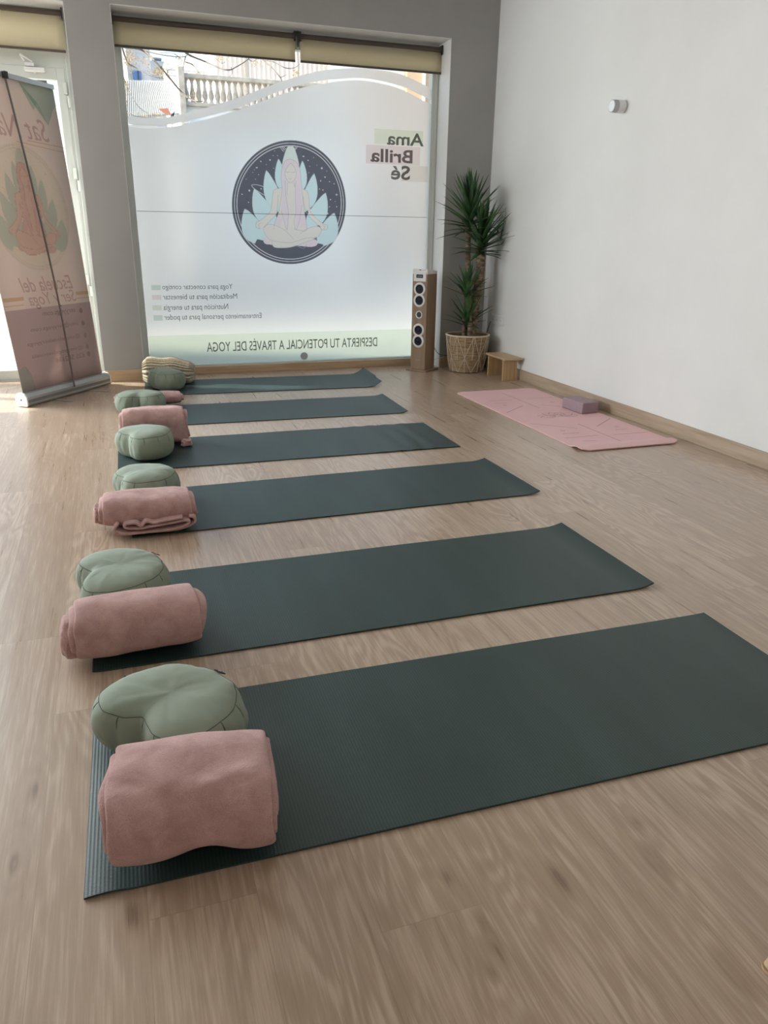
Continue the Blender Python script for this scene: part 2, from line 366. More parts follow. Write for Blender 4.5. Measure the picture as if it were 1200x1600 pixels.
box(b, XL, VX0, YW, YO, 0, ZC); box(b, VX1, DX0, YW, YO, 0, ZC); box(b, DX1, WX0, YW, YO, 0, ZC); box(b, WX1, XR, YW, YO, 0, ZC)
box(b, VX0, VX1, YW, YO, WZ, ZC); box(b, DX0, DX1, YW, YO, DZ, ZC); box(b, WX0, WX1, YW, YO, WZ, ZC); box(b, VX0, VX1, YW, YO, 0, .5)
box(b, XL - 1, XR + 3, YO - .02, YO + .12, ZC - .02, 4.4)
struct(obj('wall_front', b, M['wall_grey']))
b = BM(); box(b, WX0, XR + .3, YO + .121, YO + .50, 2.98, 3.2); tag(obj('sun_blocker', b, M['ceiling']), 'unseen white canopy above the shop window outside', 'blocker')  # unseen slab added to keep direct sun off the upper window
b = BM(); box(b, -4.2, DX1 + .008, YO + .121, YO + .50, 2.98, 3.2); tag(obj('sun_blocker', b, M['ceiling']), 'unseen white canopy above the glass door outside', 'blocker')  # unseen slab added to keep the sun off the door blind
b = BM(); box(b, DX1 + .01, WX0 - .003, YO + .121, YO + 1.30, -.03, 6.2); struct(obj('wall_sun_fin', b, M['paint']))  # unseen fin added to keep direct sun off the frosted film
# white lining of the window and door reveals
for i, (x0, x1, z0, z1) in enumerate(((WX1 - .004, WX1 + .001, 0, WZ), (WX0, WX1, WZ - .004, WZ + .001), (WX0 - .001, WX0 + .004, 0, WZ), (DX1 - .004, DX1 + .001, 0, DZ), (DX0, DX1, DZ - .004, DZ + .001))):
    b = BM(); box(b, x0, x1, YW + .001, 6.74, z0, z1); struct(obj('trim_%d' % (i + 1), b, M['paint']))
def board(name, x0, x1, y0, y1, h, m):
    b = BM(); box(b, x0, x1, y0, y1, 0, h); return struct(obj(name, b, m, bev=.003))
board('baseboard_right', XR - .014, XR, YB, YW - .002, .088, M['skirting_y'])
board('baseboard_front', DX1 - .0, WX0 + .0, YW - .014, YW, .09, M['skirting'])
board('baseboard_corner', WX1, XR - .016, YW - .014, YW, .09, M['skirting'])
board('baseboard_sill', WX0 + .002, WX1 - .002, 6.595, 6.66, .062, M['skirting'])

# ------------------------------------------------------------------ window_1: frame, glass, frosted film and its print
GY = 6.69                                # inside face of the film
w1 = root_struct('window_1', ((WX0 + WX1) / 2, GY, 0))
W1 = Vector(w1.location)
def shifted(bm, off):
    for v in bm.verts: v.co -= off
    return bm
b = BM()
box(b, WX0, WX0 + .06, 6.665, 6.73, .0, WZ); box(b, WX1 - .06, WX1, 6.665, 6.73, .0, WZ)
box(b, WX0 + .06, WX1 - .06, 6.665, 6.73, .0, .068); box(b, WX0 + .06, WX1 - .06, 6.665, 6.73, 2.48, WZ)
box(b, WX0 + .01, WX0 + .035, 6.655, 6.667, 0, 2.45); box(b, WX1 - .03, WX1 - .008, 6.655, 6.667, 0, 2.45)
obj('window_frame', shifted(b, W1), M['lacquer'], w1, bev=.003)
b = BM(); box(b, WX0 + .06, WX1 - .06, 6.700, 6.708, .065, 2.49); obj('glass_pane', shifted(b, W1), M['glass'], w1)
def on_glass(px, py, dy=0.0):
    p = at(px, py, GY - dy); return p - W1
wu = [(192, 196.5), (202.5, 198), (230, 201), (262.5, 199), (297.5, 192.5), (355, 177.5), (405, 160), (440, 147.5), (485, 134), (540, 126), (580, 127.5), (625, 139), (655, 154), (676, 164)]
wv = [(192, 192.5), (202.5, 194), (230, 196), (262.5, 195), (297.5, 188), (355, 173.5), (405, 155), (440, 141.5), (485, 129), (540, 122.5), (580, 123.5), (625, 134), (655, 147.5), (676, 158)]
ww = [(192, 179.5), (202.5, 181), (230, 184), (262.5, 183), (292.5, 176), (330, 166), (380, 150), (430, 131), (490, 112.5), (540, 107), (580, 107.5), (625, 116), (662, 132), (676, 141)]
def P3(l, dy=0): return [on_glass(x, y, dy) for x, y in l]
gx0, gx1 = WX0 + .062 - W1.x, WX1 - .062 - W1.x
def clampx(pts): return [Vector((min(max(p.x, gx0), gx1), p.y, p.z)) for p in pts]
def ribbon(bm, top, bot, th):
    a = [bm.verts.new(p) for p in top]; c = [bm.verts.new(p) for p in bot]
    a2 = [bm.verts.new(p + Vector((0, th, 0))) for p in top]; c2 = [bm.verts.new(p + Vector((0, th, 0))) for p in bot]
    for i in range(len(a) - 1):
        bm.faces.new((a[i], a[i + 1], c[i + 1], c[i]))
def sheet_between(top, bot): 
    b = BM(); ribbon(b, top, bot, 0); return b
top = clampx(spline(P3(wu), 4)); bot = [Vector((p.x, p.y, .064)) for p in top]
film = obj('frosted_film', sheet_between(top, bot), M['film'], w1)
obj('frosted_film', sheet_between(clampx(spline(P3(ww), 4)), clampx(spline(P3(wv), 4))), M['film'], w1)['label'] = 'frosted wave band above the main frosted film'
M['print_green'] = decal('pale_green_print', (.87, .94, .83))
M['print_pink'] = decal('pale_pink_print', (.93, .84, .85))
M['print_cream'] = decal('pale_cream_print', (.92, .89, .84))
M['print_dark'] = decal('charcoal_print', (.095, .105, .14))
M['print_text'] = decal('grey_lettering', (.20, .195, .19))
M['print_white'] = decal('white_print', (.98, .98, .98), .3)
M['print_petal'] = decal('aqua_petal_print', (.62, .80, .80), .25)
M['print_petal2'] = decal('pale_petal_print', (.76, .84, .80), .25)
M['print_skin'] = decal('cream_skin_print', (.80, .76, .70), .25)
M['print_hair'] = decal('pink_hair_print', (.82, .68, .73), .25)
M['print_line'] = decal('thin_grey_outline', (.42, .41, .41))
def strip(name, x0, x1, z0, z1, m, dy, parent=None, label=None):
    b = BM(); y = -dy
    vs = [b.verts.new((x, y, z)) for x, z in ((x0, z0), (x1, z0), (x1, z1), (x0, z1))]; b.faces.new(vs)
    o = obj(name, b, m, parent or w1)
    if label: o['label'] = label
    return o
strip('film_colour_band', gx0, gx1, .064, .318, M['print_green'], .0012, film, 'pale green band along the foot of the frosted film')
strip('film_joint', gx0, gx1, 1.279, 1.284, M['print_line'], .0012, film, 'thin horizontal joint line in the frosted film')
def quadpx(x0, x1, y0, y1, dy):
    A, B, C_, D = on_glass(x0, y1, dy), on_glass(x1, y1, dy), on_glass(x1, y0, dy), on_glass(x0, y0, dy); return A, B, C_, D
def px_patch(name, x0, x1, y0, y1, m, dy=.0012):
    A, B, C_, D = quadpx(x0, x1, y0, y1, dy); b = BM(); z0 = (A.z + B.z) / 2; z1 = (C_.z + D.z) / 2; xa = (A.x + D.x) / 2; xb = (B.x + C_.x) / 2
    b.faces.new([b.verts.new(p) for p in ((xa, -dy, z0), (xb, -dy, z0), (xb, -dy, z1), (xa, -dy, z1))]); return obj(name, b, m, film)
px_patch('word_backing', 585, 661, 203, 226.5, M['print_green'])
px_patch('word_backing', 571.7, 656.2, 228, 257, M['print_pink'], .0014)
px_patch('word_backing', 627, 668, 259, 284, M['print_cream'])
for i, (x0, x1, y0, y1, k) in enumerate(((236.5, 251, 445.5, 453.2, 'print_green'), (237.5, 252, 461, 468.5, 'print_pink'), (238.5, 252.5, 477, 485, 'print_cream'), (240, 254, 492.5, 501, 'print_green'))):
    o = px_patch('bullet_bar', x0, x1, y0, y1, M[k] if k != 'print_green' else decal('bullet_green', (.74, .83, .77)))
def film_text(s, x0, x1, ytl, ybl, ytr, ybr, bold=0):
    dy = .0025; TL, BL, TR, BR = on_glass(x0, ytl), on_glass(x0, ybl), on_glass(x1, ytr), on_glass(x1, ybr)
    xa = (TL.x + BL.x) / 2; xb = (TR.x + BR.x) / 2; z0 = (BL.z + BR.z) / 2; z1 = (TL.z + TR.z) / 2
    return text_mesh('window_lettering', s, M['print_text'], film, lambda u, v: Vector((xa + (xb - xa) * u, -dy, z0 + (z1 - z0) * v)), bold)
film_text('Ama', 604.5, 662, 207, 226, 208, 229.5, .018)
film_text('Brilla', 578.7, 644.5, 232.5, 253, 234, 255.5, .022)
film_text('Sé', 610.7, 640.5, 258, 280.5, 259.5, 282, .022)
film_text('Yoga para conectar contigo', 253.5, 363.3, 444, 454.5, 443.5, 453.8, .0)
film_text('Meditación para tu bienestar', 254.5, 370.5, 459.5, 470.5, 458.5, 469.3, .0)
film_text('Nutrición para tu energía', 255.5, 356.5, 475.5, 487, 474.5, 486, .0)
film_text('Entrenamiento personal para tu poder', 256.8, 408.5, 491, 502, 489, 500, .0)
film_text('DESPIERTA TU POTENCIAL A TRAVÉS DEL YOGA', 322.7, 589.3, 529, 548.3, 525, 542.5, .006)
# round logo, drawn in its own pixel frame (a 1200 px view of it)
def lg(x, y, dy=.003): return on_glass(340 + x / 5.4545, 200 + y / 5.4565, dy)
LC = lg(607, 632, 0); LRx, LRz = (lg(1093, 632, 0).x - lg(121, 632, 0).x) / 2, (lg(607, 103, 0).z - lg(607, 1160, 0).z) / 2
def annulus(name, r0, r1, m, dy):
    b = BM(); n = 96; a = []; c = []
    for k in range(n):
        t = 2 * PI * k / n; a.append(b.verts.new((LC.x + LRx * r1 * math.cos(t), -dy, LC.z + LRz * r1 * math.sin(t))))
        if r0: c.append(b.verts.new((LC.x + LRx * r0 * math.cos(t), -dy, LC.z + LRz * r0 * math.sin(t))))
    if r0:
        for k in range(n): b.faces.new((a[k], a[(k + 1) % n], c[(k + 1) % n], c[k]))
    else: b.faces.new(a)
    return obj(name, b, m, film)
import numpy as np
NG = 300; GX, GZ_ = np.meshgrid(np.linspace(112, 1102, NG), np.linspace(94, 1170, NG)); PRT = np.ones((NG, NG, 3)); INK = np.zeros((NG, NG))
def paint(mask, c):
    for q in range(3): PRT[..., q] = PRT[..., q] * (1 - mask) + c[q] * mask
    INK[...] = np.maximum(INK, mask)
def inside(pts):
    m = np.zeros((NG, NG), bool); n = len(pts)
    for i in range(n):
        x0, y0 = pts[i]; x1, y1 = pts[(i + 1) % n]
        if y0 == y1: continue
        c = ((y0 > GZ_) != (y1 > GZ_)) & (GX < (x1 - x0) * (GZ_ - y0) / (y1 - y0) + x0); m ^= c
    return m.astype(float)
RAD = np.hypot((GX - 607) / 486, (GZ_ - 632) / 528.5)
def ringmask(r0, r1): return np.clip((r1 - RAD) * 200, 0, 1) * (np.clip((RAD - r0) * 200, 0, 1) if r0 else 1)
def smooth2(pts, k, closed=True): return [(p.x, p.y) for p in spline([Vector((x, y, 0)) for x, y in pts], k, closed)]
def petal_pts(base, tip, w, bend=0, cut=None):
    bx, by = base; tx, ty = tip; L_ = math.hypot(tx - bx, ty - by); ux, uy = (tx - bx) / L_, (ty - by) / L_; vx, vy = -uy, ux; l = []; r = []
    for i in range(15):
        t = i / 14; prof = w * (math.sin(PI * t ** .8) ** .8 if t < 1 else 0) * (1 if t > .3 else (.6 + t / .75)); be = bend * math.sin(PI * t)
        l.append((bx + ux * L_ * t + vx * (be + prof), by + uy * L_ * t + vy * (be + prof))); r.append((bx + ux * L_ * t + vx * (be - prof), by + uy * L_ * t + vy * (be - prof)))
    return [(x, max(y, cut) if cut else y) for x, y in l + r[-2::-1][:-1]]
def line(pts, wd, c, a=1.0, smooth=True):
    q = smooth2(pts, 5, False) if smooth and len(pts) > 2 else pts; D = np.full((NG, NG), 1e9)
    for (x0, y0), (x1, y1) in zip(q, q[1:]):
        dx, dy = x1 - x0, y1 - y0; L2 = dx * dx + dy * dy + 1e-9; t = np.clip(((GX - x0) * dx + (GZ_ - y0) * dy) / L2, 0, 1); D = np.minimum(D, np.hypot(GX - x0 - t * dx, GZ_ - y0 - t * dy))
    paint(np.clip((wd - D) / 2 + .5, 0, 1) * a, c)
def pet(base, tip, w, c, bend=0, cut=None):
    q = petal_pts(base, tip, w, bend, cut); paint(inside(q), c); line(q + [q[0]], .9, OLC[0], .5, False)
hair = [(605, 257), (565, 272), (538, 330), (530, 420), (538, 520), (520, 640), (505, 720), (478, 790), (465, 850), (560, 860), (640, 850), (740, 865), (745, 790), (728, 700), (712, 560), (700, 430), (690, 340), (655, 278)]
skin1 = [(575, 470), (570, 500), (500, 505), (465, 530), (450, 640), (435, 705), (365, 770), (325, 790), (318, 830), (350, 848), (385, 835), (455, 760), (495, 710), (505, 640), (520, 720), (545, 770), (525, 850), (700, 850), (690, 770), (735, 690), (752, 650), (775, 740), (870, 830), (890, 858), (925, 850), (930, 815), (880, 795), (790, 700), (770, 600), (755, 530), (720, 508), (650, 500), (645, 470)]
OLC = [(.5, .47, .46)]
def draw_logo(DK, PET, PET2, SKN, HR, OL, WH, full=True):
    PRT[...] = 1; INK[...] = 0; OLC[0] = OL
    paint(ringmask(0, 1.0), DK); paint(ringmask(.950, .963), WH); paint(ringmask(.908, .922), WH)
    for q in ([(395, 492), (330, 472), (285, 474), (300, 500), (350, 535), (410, 572)], [(518, 155), (550, 195)], [(533, 153), (560, 185)], [(548, 152), (568, 176)], [(640, 180), (655, 158)], [(648, 185), (668, 160)], [(900, 712), (935, 722)]): line(q, 1.8, WH, .9)
    stars = [(360, 277, 5), (437, 265, 9), (463, 229, 4), (722, 235, 9), (762, 268, 5), (265, 520, 11), (205, 551, 4), (326, 328, 9), (880, 333, 11), (870, 438, 8), (908, 407, 5), (1010, 555, 10), (957, 596, 5), (948, 657, 4), (1012, 657, 4), (948, 445, 3), (988, 462, 4), (837, 308, 3), (775, 318, 3), (258, 620, 4), (305, 345, 3), (405, 303, 3), (362, 505, 8), (860, 507, 4), (890, 515, 4), (998, 612, 4), (342, 387, 3), (292, 368, 3), (466, 333, 3), (930, 712, 9), (766, 372, 3), (240, 425, 3), (315, 425, 3), (925, 357, 4), (475, 190, 3), (500, 228, 3), (810, 245, 3)]
    for x, y, r in stars:
        paint(inside([(x + r * 1.1 * (1 if k % 2 == 0 else (.35 if r > 6 else .8)) * math.cos(PI * k / 4), y + r * 1.1 * (1 if k % 2 == 0 else (.35 if r > 6 else .8)) * math.sin(PI * k / 4)) for k in range(8)]) * .9, WH)
    pet((400, 1000), (226, 674), 88, PET, -28); pet((850, 1010), (990, 710), 86, PET, 24)
    pet((500, 840), (303, 505), 78, PET, -32); pet((740, 850), (914, 538), 76, PET, 30)
    pet((540, 720), (405, 350), 66, PET, -22); pet((705, 720), (814, 376), 62, PET, 22)
    pet((570, 560), (508, 254), 48, PET, -14); pet((685, 560), (712, 270), 42, PET, 12)
    pet((612, 560), (610, 105), 78, PET2, 0, 152)
    paint(inside([(330, 938), (600, 1005), (850, 975), (890, 985), (1000, 1200), (200, 1200)]) * (RAD < .905), DK)
    paint(inside(smooth2([(380, 950), (392, 925), (450, 915), (600, 930), (760, 930), (830, 945), (842, 975), (820, 1000), (760, 1005), (600, 990), (470, 988), (400, 980)], 6)), HR)
    paint(inside(smooth2(hair, 6)), HR); paint(inside(smooth2(skin1, 4)), SKN); paint(inside([(520, 830), (720, 830), (760, 900), (620, 960), (470, 900)]), SKN)
    paint(inside(smooth2([(385, 840), (420, 808), (480, 820), (620, 890), (760, 840), (820, 822), (870, 840), (878, 880), (840, 920), (740, 960), (640, 1000), (560, 1015), (480, 1012), (450, 980), (400, 930)], 5)), SKN)
    for hp in ([(575, 300), (555, 360), (545, 470), (540, 600), (530, 690), (555, 780), (580, 858), (590, 760), (590, 690), (570, 560), (565, 430)], [(625, 285), (655, 330), (665, 430), (650, 560), (655, 700), (650, 790), (658, 855), (690, 760), (705, 660), (700, 520), (690, 380), (660, 300)]): paint(inside(smooth2(hp, 5)), HR)
    paint(inside(smooth2([(610, 300), (575, 335), (562, 380), (580, 430), (608, 452), (640, 435), (658, 385), (645, 330)], 5)), SKN)
    for q in (hair[:9], hair[-8:] + [hair[0]], [(610, 290), (575, 335), (562, 380), (580, 430), (608, 452), (640, 435), (658, 385), (645, 330), (610, 290)], [(570, 362), (585, 368), (600, 362)], [(615, 366), (632, 370), (648, 362)], [(592, 418), (605, 423), (618, 418)],
            [(565, 440), (570, 560), (590, 690), (590, 760), (580, 858), (555, 780), (530, 690)], [(655, 440), (650, 560), (655, 700), (640, 790), (658, 855), (690, 760), (708, 640)],
            [(540, 495), (490, 505), (463, 535), (450, 640), (435, 705), (360, 772), (325, 790)], [(505, 560), (500, 650), (490, 720), (440, 775), (385, 835)], [(715, 505), (755, 530), (770, 600), (780, 700), (880, 795), (925, 812)], [(718, 570), (730, 650), (760, 730), (850, 820), (885, 858)],
            [(385, 840), (420, 808), (480, 820), (560, 860), (640, 945)], [(690, 892), (760, 845), (840, 825), (876, 860), (840, 920), (740, 930), (650, 960), (590, 970), (450, 950), (400, 905), (382, 850)], [(455, 950), (455, 985), (480, 1012), (570, 1015), (650, 1000), (740, 965), (840, 930)], [(660, 995), (720, 1020), (750, 985)],
            [(325, 790), (318, 830), (350, 848), (340, 815), (365, 795)], [(930, 815), (928, 850), (895, 858), (905, 828), (885, 812)], [(583, 455), (580, 560)], [(643, 455), (643, 490)]): line(q, 1.7, OL, .9)
draw_logo((.15, .155, .185), (.70, .86, .87), (.80, .86, .80), (.86, .80, .73), (.86, .74, .78), (.50, .47, .46), (1, 1, 1))
b = BM(); lay_ = b.verts.layers.float_color.new('ink'); grid = []
cA, cB, cC, cD = lg(GX[0, 0], GZ_[0, 0]), lg(GX[0, -1], GZ_[0, 0]), lg(GX[0, 0], GZ_[-1, 0]), lg(GX[0, -1], GZ_[-1, 0])
for r in range(NG):
    f = r / (NG - 1); grid.append([b.verts.new((cA.lerp(cC, f)).lerp(cB.lerp(cD, f), c / (NG - 1))) for c in range(NG)])
for r in range(NG - 1):
    for c in range(NG - 1):
        if max(INK[r, c], INK[r + 1, c], INK[r, c + 1], INK[r + 1, c + 1]) > 0: b.faces.new((grid[r][c], grid[r][c + 1], grid[r + 1][c + 1], grid[r + 1][c]))
for r in range(NG):
    for c in range(NG): grid[r][c][lay_] = (*PRT[r, c], 1)
bmesh.ops.delete(b, geom=[v for v in b.verts if not v.link_faces], context='VERTS')
def ink_mat():
    m = bpy.data.materials.new('round_logo_ink'); m.use_nodes = True; nt = m.node_tree; nt.nodes.clear(); o = nt.nodes.new('ShaderNodeOutputMaterial'); mx = nt.nodes.new('ShaderNodeMixShader'); mx.inputs[0].default_value = .10
    at_ = nt.nodes.new('ShaderNodeAttribute'); at_.attribute_name = 'ink'; tr = nt.nodes.new('ShaderNodeBsdfTransparent'); df = nt.nodes.new('ShaderNodeBsdfDiffuse')
    for n_ in (tr, df): nt.links.new(at_.outputs['Color'], n_.inputs[0])
    nt.links.new(tr.outputs[0], mx.inputs[1]); nt.links.new(df.outputs[0], mx.inputs[2]); nt.links.new(mx.outputs[0], o.inputs[0]); return m
lo_ = obj('round_logo', b, ink_mat(), film); lo_['label'] = 'round dark logo with a lotus and a seated long haired figure'
b = BM(); cyl(b, Vector((on_glass(475, 556).x, -.003, on_glass(475, 556).z)), (0, -1, 0), .033, .004, 28); obj('suction_disc', b, mixmat('milky_disc', s_clear((.6, .6, .58)), s_diff((.6, .6, .6)), .4), w1, smooth=False)

# second window, beyond the left edge of the picture
w2 = root_struct('window_2', (-2.7, 6.7, 0)); b = BM()
for x0, x1, z0, z1 in ((VX0, VX0 + .07, .5, WZ), (VX1 - .07, VX1, .5, WZ), (VX0, VX1, .5, .57), (VX0, VX1, WZ - .07, WZ), (-2.72, -2.65, .5, WZ)): box(b, x0, x1, 6.665, 6.73, z0, z1)
obj('window_frame', shifted(b, Vector(w2.location)), M['lacquer'], w2, bev=.003)
b = BM(); box(b, VX0 + .06, VX1 - .06, 6.70, 6.706, .56, WZ - .06); obj('glass_pane', shifted(b, Vector(w2.location)), M['glass'], w2)

# ------------------------------------------------------------------ door_1
d1 = root_struct('door_1', (-.64, 6.68, 0)); D = Vector(d1.location)
b = BM(); box(b, DX1 - .052, DX1, 6.650, 6.73, 0, DZ); box(b, DX0, DX0 + .052, 6.650, 6.73, 0, DZ); box(b, DX0 + .045, DX1 - .045, 6.650, 6.73, 2.222, 2.335); box(b, DX0 + .045, DX1 - .045, 6.66, 6.73, DZ - .06, DZ)
box(b, DX1 - .032, DX1 - .026, 6.63, 6.64, 0, 2.3)
obj('door_frame', shifted(b, D), M['lacquer'], d1, bev=.004)
lf = BM(); lx0, lx1 = DX0 + .05, DX1 - .05
box(lf, lx1 - .055, lx1, 6.645, 6.70, .012, 2.228); box(lf, lx0, lx0 + .055, 6.645, 6.70, .012, 2.228); box(lf, lx0 + .055, lx1 - .055, 6.645, 6.70, 2.150, 2.228); box(lf, lx0 + .055, lx1 - .055, 6.645, 6.70, .012, .085)
leaf = obj('door_leaf', shifted(lf, D), M['lacquer'], d1, bev=.004)
b = BM(); box(b, lx0 + .05, lx1 - .05, 6.668, 6.674, .08, 2.155); obj('glass_pane', shifted(b, D), M['glass'], leaf)
b = BM(); box(b, DX0 + .045, DX1 - .045, 6.69, 6.696, 2.33, DZ - .06); obj('glass_pane', shifted(b, D), M['glass'], d1)
for px, py in ((105, 148), (121, 280), (137, 445)):
    p = at(px, py, 6.64); b = BM(); z = p.z; x = DX1 - .05
    box(b, x - .018, x + .006, 6.622, 6.646, z - .0, z + .075); cyl(b, (x + .012, 6.628, z - .085), (0, 0, 1), .009, .075, 14)
    obj('hinge', shifted(b, D), M['lacquer'], d1, bev=.002)
b = BM(); p0 = at(38, 106, 6.62); p1 = at(70, 110, 6.62); box(b, p0.x, p1.x, 6.600, 6.645, p1.z - .012, p1.z + .014); obj('closer_arm', shifted(b, D), M['white_plastic'], d1, bev=.004)
b = BM(); a0 = at(31, 84, 6.60); a1 = at(50, 96, 6.62); a2 = at(38, 95, 6.62); tube(b, [a0, a1], .006); tube(b, [a0, a2], .006); box(b, a2.x - .0, a1.x + .01, 6.61, 6.64, a1.z - .03, a1.z - .008); obj('latch_bracket', shifted(b, D), M['white_plastic'], d1)
b = BM(); p = at(54, 112, 6.64); cyl(b, p, (0, -1, 0), .012, .012, 16); obj('screw_cap', shifted(b, D), M['white_plastic'], d1)
b = BM(); box(b, DX0, DX1, 6.62, 6.74, 0, .014); obj('threshold', shifted(b, D), M['alu'], d1)

# ------------------------------------------------------------------ roller blinds
def blind(name, x0, x1, ztop, zbot, yb, label):
    t = thing(name, label, 'blind', ((x0 + x1) / 2, yb, ztop), 0, None); o = Vector(t.location)
    b = BM(); n = 24; h = zbot
    for i in range(n):
        u0, u1 = i / n, (i + 1) / n
        def yy(u, z): return yb + .0015 * math.sin(u * 9 + z * 7)
        vs = [b.verts.new((x0 + (x1 - x0) * u, yy(u, z), z)) for u, z in ((u0, zbot), (u1, zbot), (u1, ztop - .03), (u0, ztop - .03))]; b.faces.new(vs)
    bmesh.ops.remove_doubles(b, verts=b.verts[:], dist=1e-5)
    f = obj('fabric', shifted(b, o), M['blind'], t, smooth=True); sm = f.modifiers.new('s', 'SOLIDIFY'); sm.thickness = .0006
    b = BM(); cyl(b, (x0, yb + .012, ztop - .03), (1, 0, 0), .021, x1 - x0, 24); obj('roller_tube', shifted(b, o), M['dark_bar'], t, smooth=False)
    b = BM(); box(b, x0, x1, yb - .005, yb + .006, zbot - .012, zbot + .003); obj('bottom_bar', shifted(b, o), M['dark_bar'], t, bev=.003)
    for xa in (x0 - .004, x1 - .006): b = BM(); box(b, xa, xa + .010, yb - .02, yb + .04, ztop - .065, ztop); obj('bracket', shifted(b, o), M['black'], t)
    return t
BY = 6.60
gL, gR = at(461, 80, BY).x, at(469, 80, BY).x
zb = at(330, 83, BY).z
blind('roller_blind', WX0 + .012, gL, 2.590, zb, BY, 'cream roller blind over the left half of the frosted window')
blind('roller_blind', gR, WX1 - .012, 2.590, zb, BY, 'cream roller blind over the right half of the frosted window')
blind('roller_blind', DX0 + .02, DX1 - .02, 2.585, 2.325, 6.57, 'brownish cream roller blind hanging over the glass door')
t = thing('blind_clip', 'metal clip and bead chain hanging between the two window blinds', 'chain', (at(465, 60, 6.59).x, 6.59, 2.57)); o = Vector(t.location)
b = BM(); z = 0
for i in range(38):
    cyl(b, (.004 * math.sin(i * .3), -.004, -.02 - i * .0072), (0, 0, -1), .0028, .005, 6)
obj('bead_chain', b, M['alu'], t)
b = BM(); box(b, -.012, .012, -.012, .01, -.012, .02); box(b, -.006, .006, -.009, -.003, -.085, -.01); obj('clip', b, M['black'], t)

# ------------------------------------------------------------------ yoga mats
mat_group = None
def yoga_mat(cx, cy, Lx, W, ang, label, curlR=None, curlL=None, name='yoga_mat', m='pvc', th=.0045, wav=0):
    """curlR / curlL: function (distance from that end, v in -1..1) -> (lift, pull-in)"""
    b = BM(); nx, ny = 150, 16; up = []; dn = []
    for i in range(nx + 1):
        u = i / nx; x = -Lx / 2 + Lx * (u if True else u)
        ru = []; rd = []
        for j in range(ny + 1):
            v = -1 + 2 * j / ny; y = v * W / 2; z = 0; xx = x
            dR = Lx / 2 - x; dL = x + Lx / 2
            if curlR: l, p = curlR(dR, v); z += l; xx -= p
            if curlL: l, p = curlL(dL, v); z += l; xx += p
            z += wav * max(0, noise.noise(Vector((x * 3 + cx * 5, v, cy))))
            ru.append(b.verts.new((xx, y, z + th))); rd.append(b.verts.new((xx, y, z)))
        up.append(ru); dn.append(rd)
    for i in range(nx):
        for j in range(ny):
            b.faces.new((up[i][j], up[i + 1][j], up[i + 1][j + 1], up[i][j + 1])); b.faces.new((dn[i][j], dn[i][j + 1], dn[i + 1][j + 1], dn[i + 1][j]))
        b.faces.new((up[i][0], dn[i][0], dn[i + 1][0], up[i + 1][0])); b.faces.new((up[i][ny], up[i + 1][ny], dn[i + 1][ny], dn[i][ny]))
    for j in range(ny):
        b.faces.new((up[0][j], up[0][j + 1], dn[0][j + 1], dn[0][j])); b.faces.new((up[nx][j], dn[nx][j], dn[nx][j + 1], up[nx][j + 1]))
    o = obj(name, b, M[m]); o.location = (cx, cy, .0008); o.rotation_euler = (0, 0, ang)
    for p in o.data.polygons: p.use_smooth = abs(p.normal.z) > .3
    return tag(o, label, 'yoga mat', 'dark green yoga mats in a row')
def lift(len_, h, pull=0, both=None):
    def f(d, v):
        k = max(0, 1 - d / len_); w = 1 if both is None else both(v); return h * k * k * w, pull * k * k * w
    return f
hump = lambda d, v: ((.0035 * math.sin(PI * min(1, d / .085)) if d < .085 else 0) * (1 if v < .2 else .6), 0)
MATS = [   # centre line y at x = 0.8, right end x, angle in degrees, length
    (1.443, 1.697, -1.1, 1.85, .600, 'dark green yoga mat nearest the camera, under the large pink blanket', dict(curlR=lift(.05, .002), curlL=hump)),
    (2.252, 1.677, -.35, 1.83, .608, 'dark green yoga mat second from the camera, its right end lifting off the floor', dict(curlR=lift(.09, .014), curlL=lift(.04, .003))),
    (3.235, 1.806, .4, 1.83, .580, 'dark green yoga mat third from the camera, blanket with open folds at its end', dict(curlR=lift(.08, .013))),
    (4.147, 1.802, -1.0, 1.86, .604, 'dark green yoga mat fourth from the camera, under the tall folded blanket', dict(curlR=lambda d, v: (.0030 * (.5 - .5 * math.cos((d - .10) * 2 * PI / .105)) * (1 if .10 < d < .52 else 0), 0))),
    (5.063, 1.826, -2.0, 1.83, .594, 'dark green yoga mat second from the window', dict(curlR=lift(.08, .013))),
    (6.020, 1.990, -3.2, 1.83, .592, 'dark green yoga mat nearest the window, its right end curling up high', dict(curlR=lambda d, v: (((max(0, 1 - d / .16)) ** 2) * (.055 if v > -.4 else .045), .03 * max(0, 1 - d / .16) ** 2))),
]
for (cy_, xr, ang, Lx, W_, lab, kw) in MATS:
    ang = math.radians(ang); cx_ = xr - Lx / 2 * math.cos(ang)
    yoga_mat(cx_, cy_ + (cx_ - .8) * math.tan(ang), Lx, W_, ang, lab, wav=.0015, **kw)

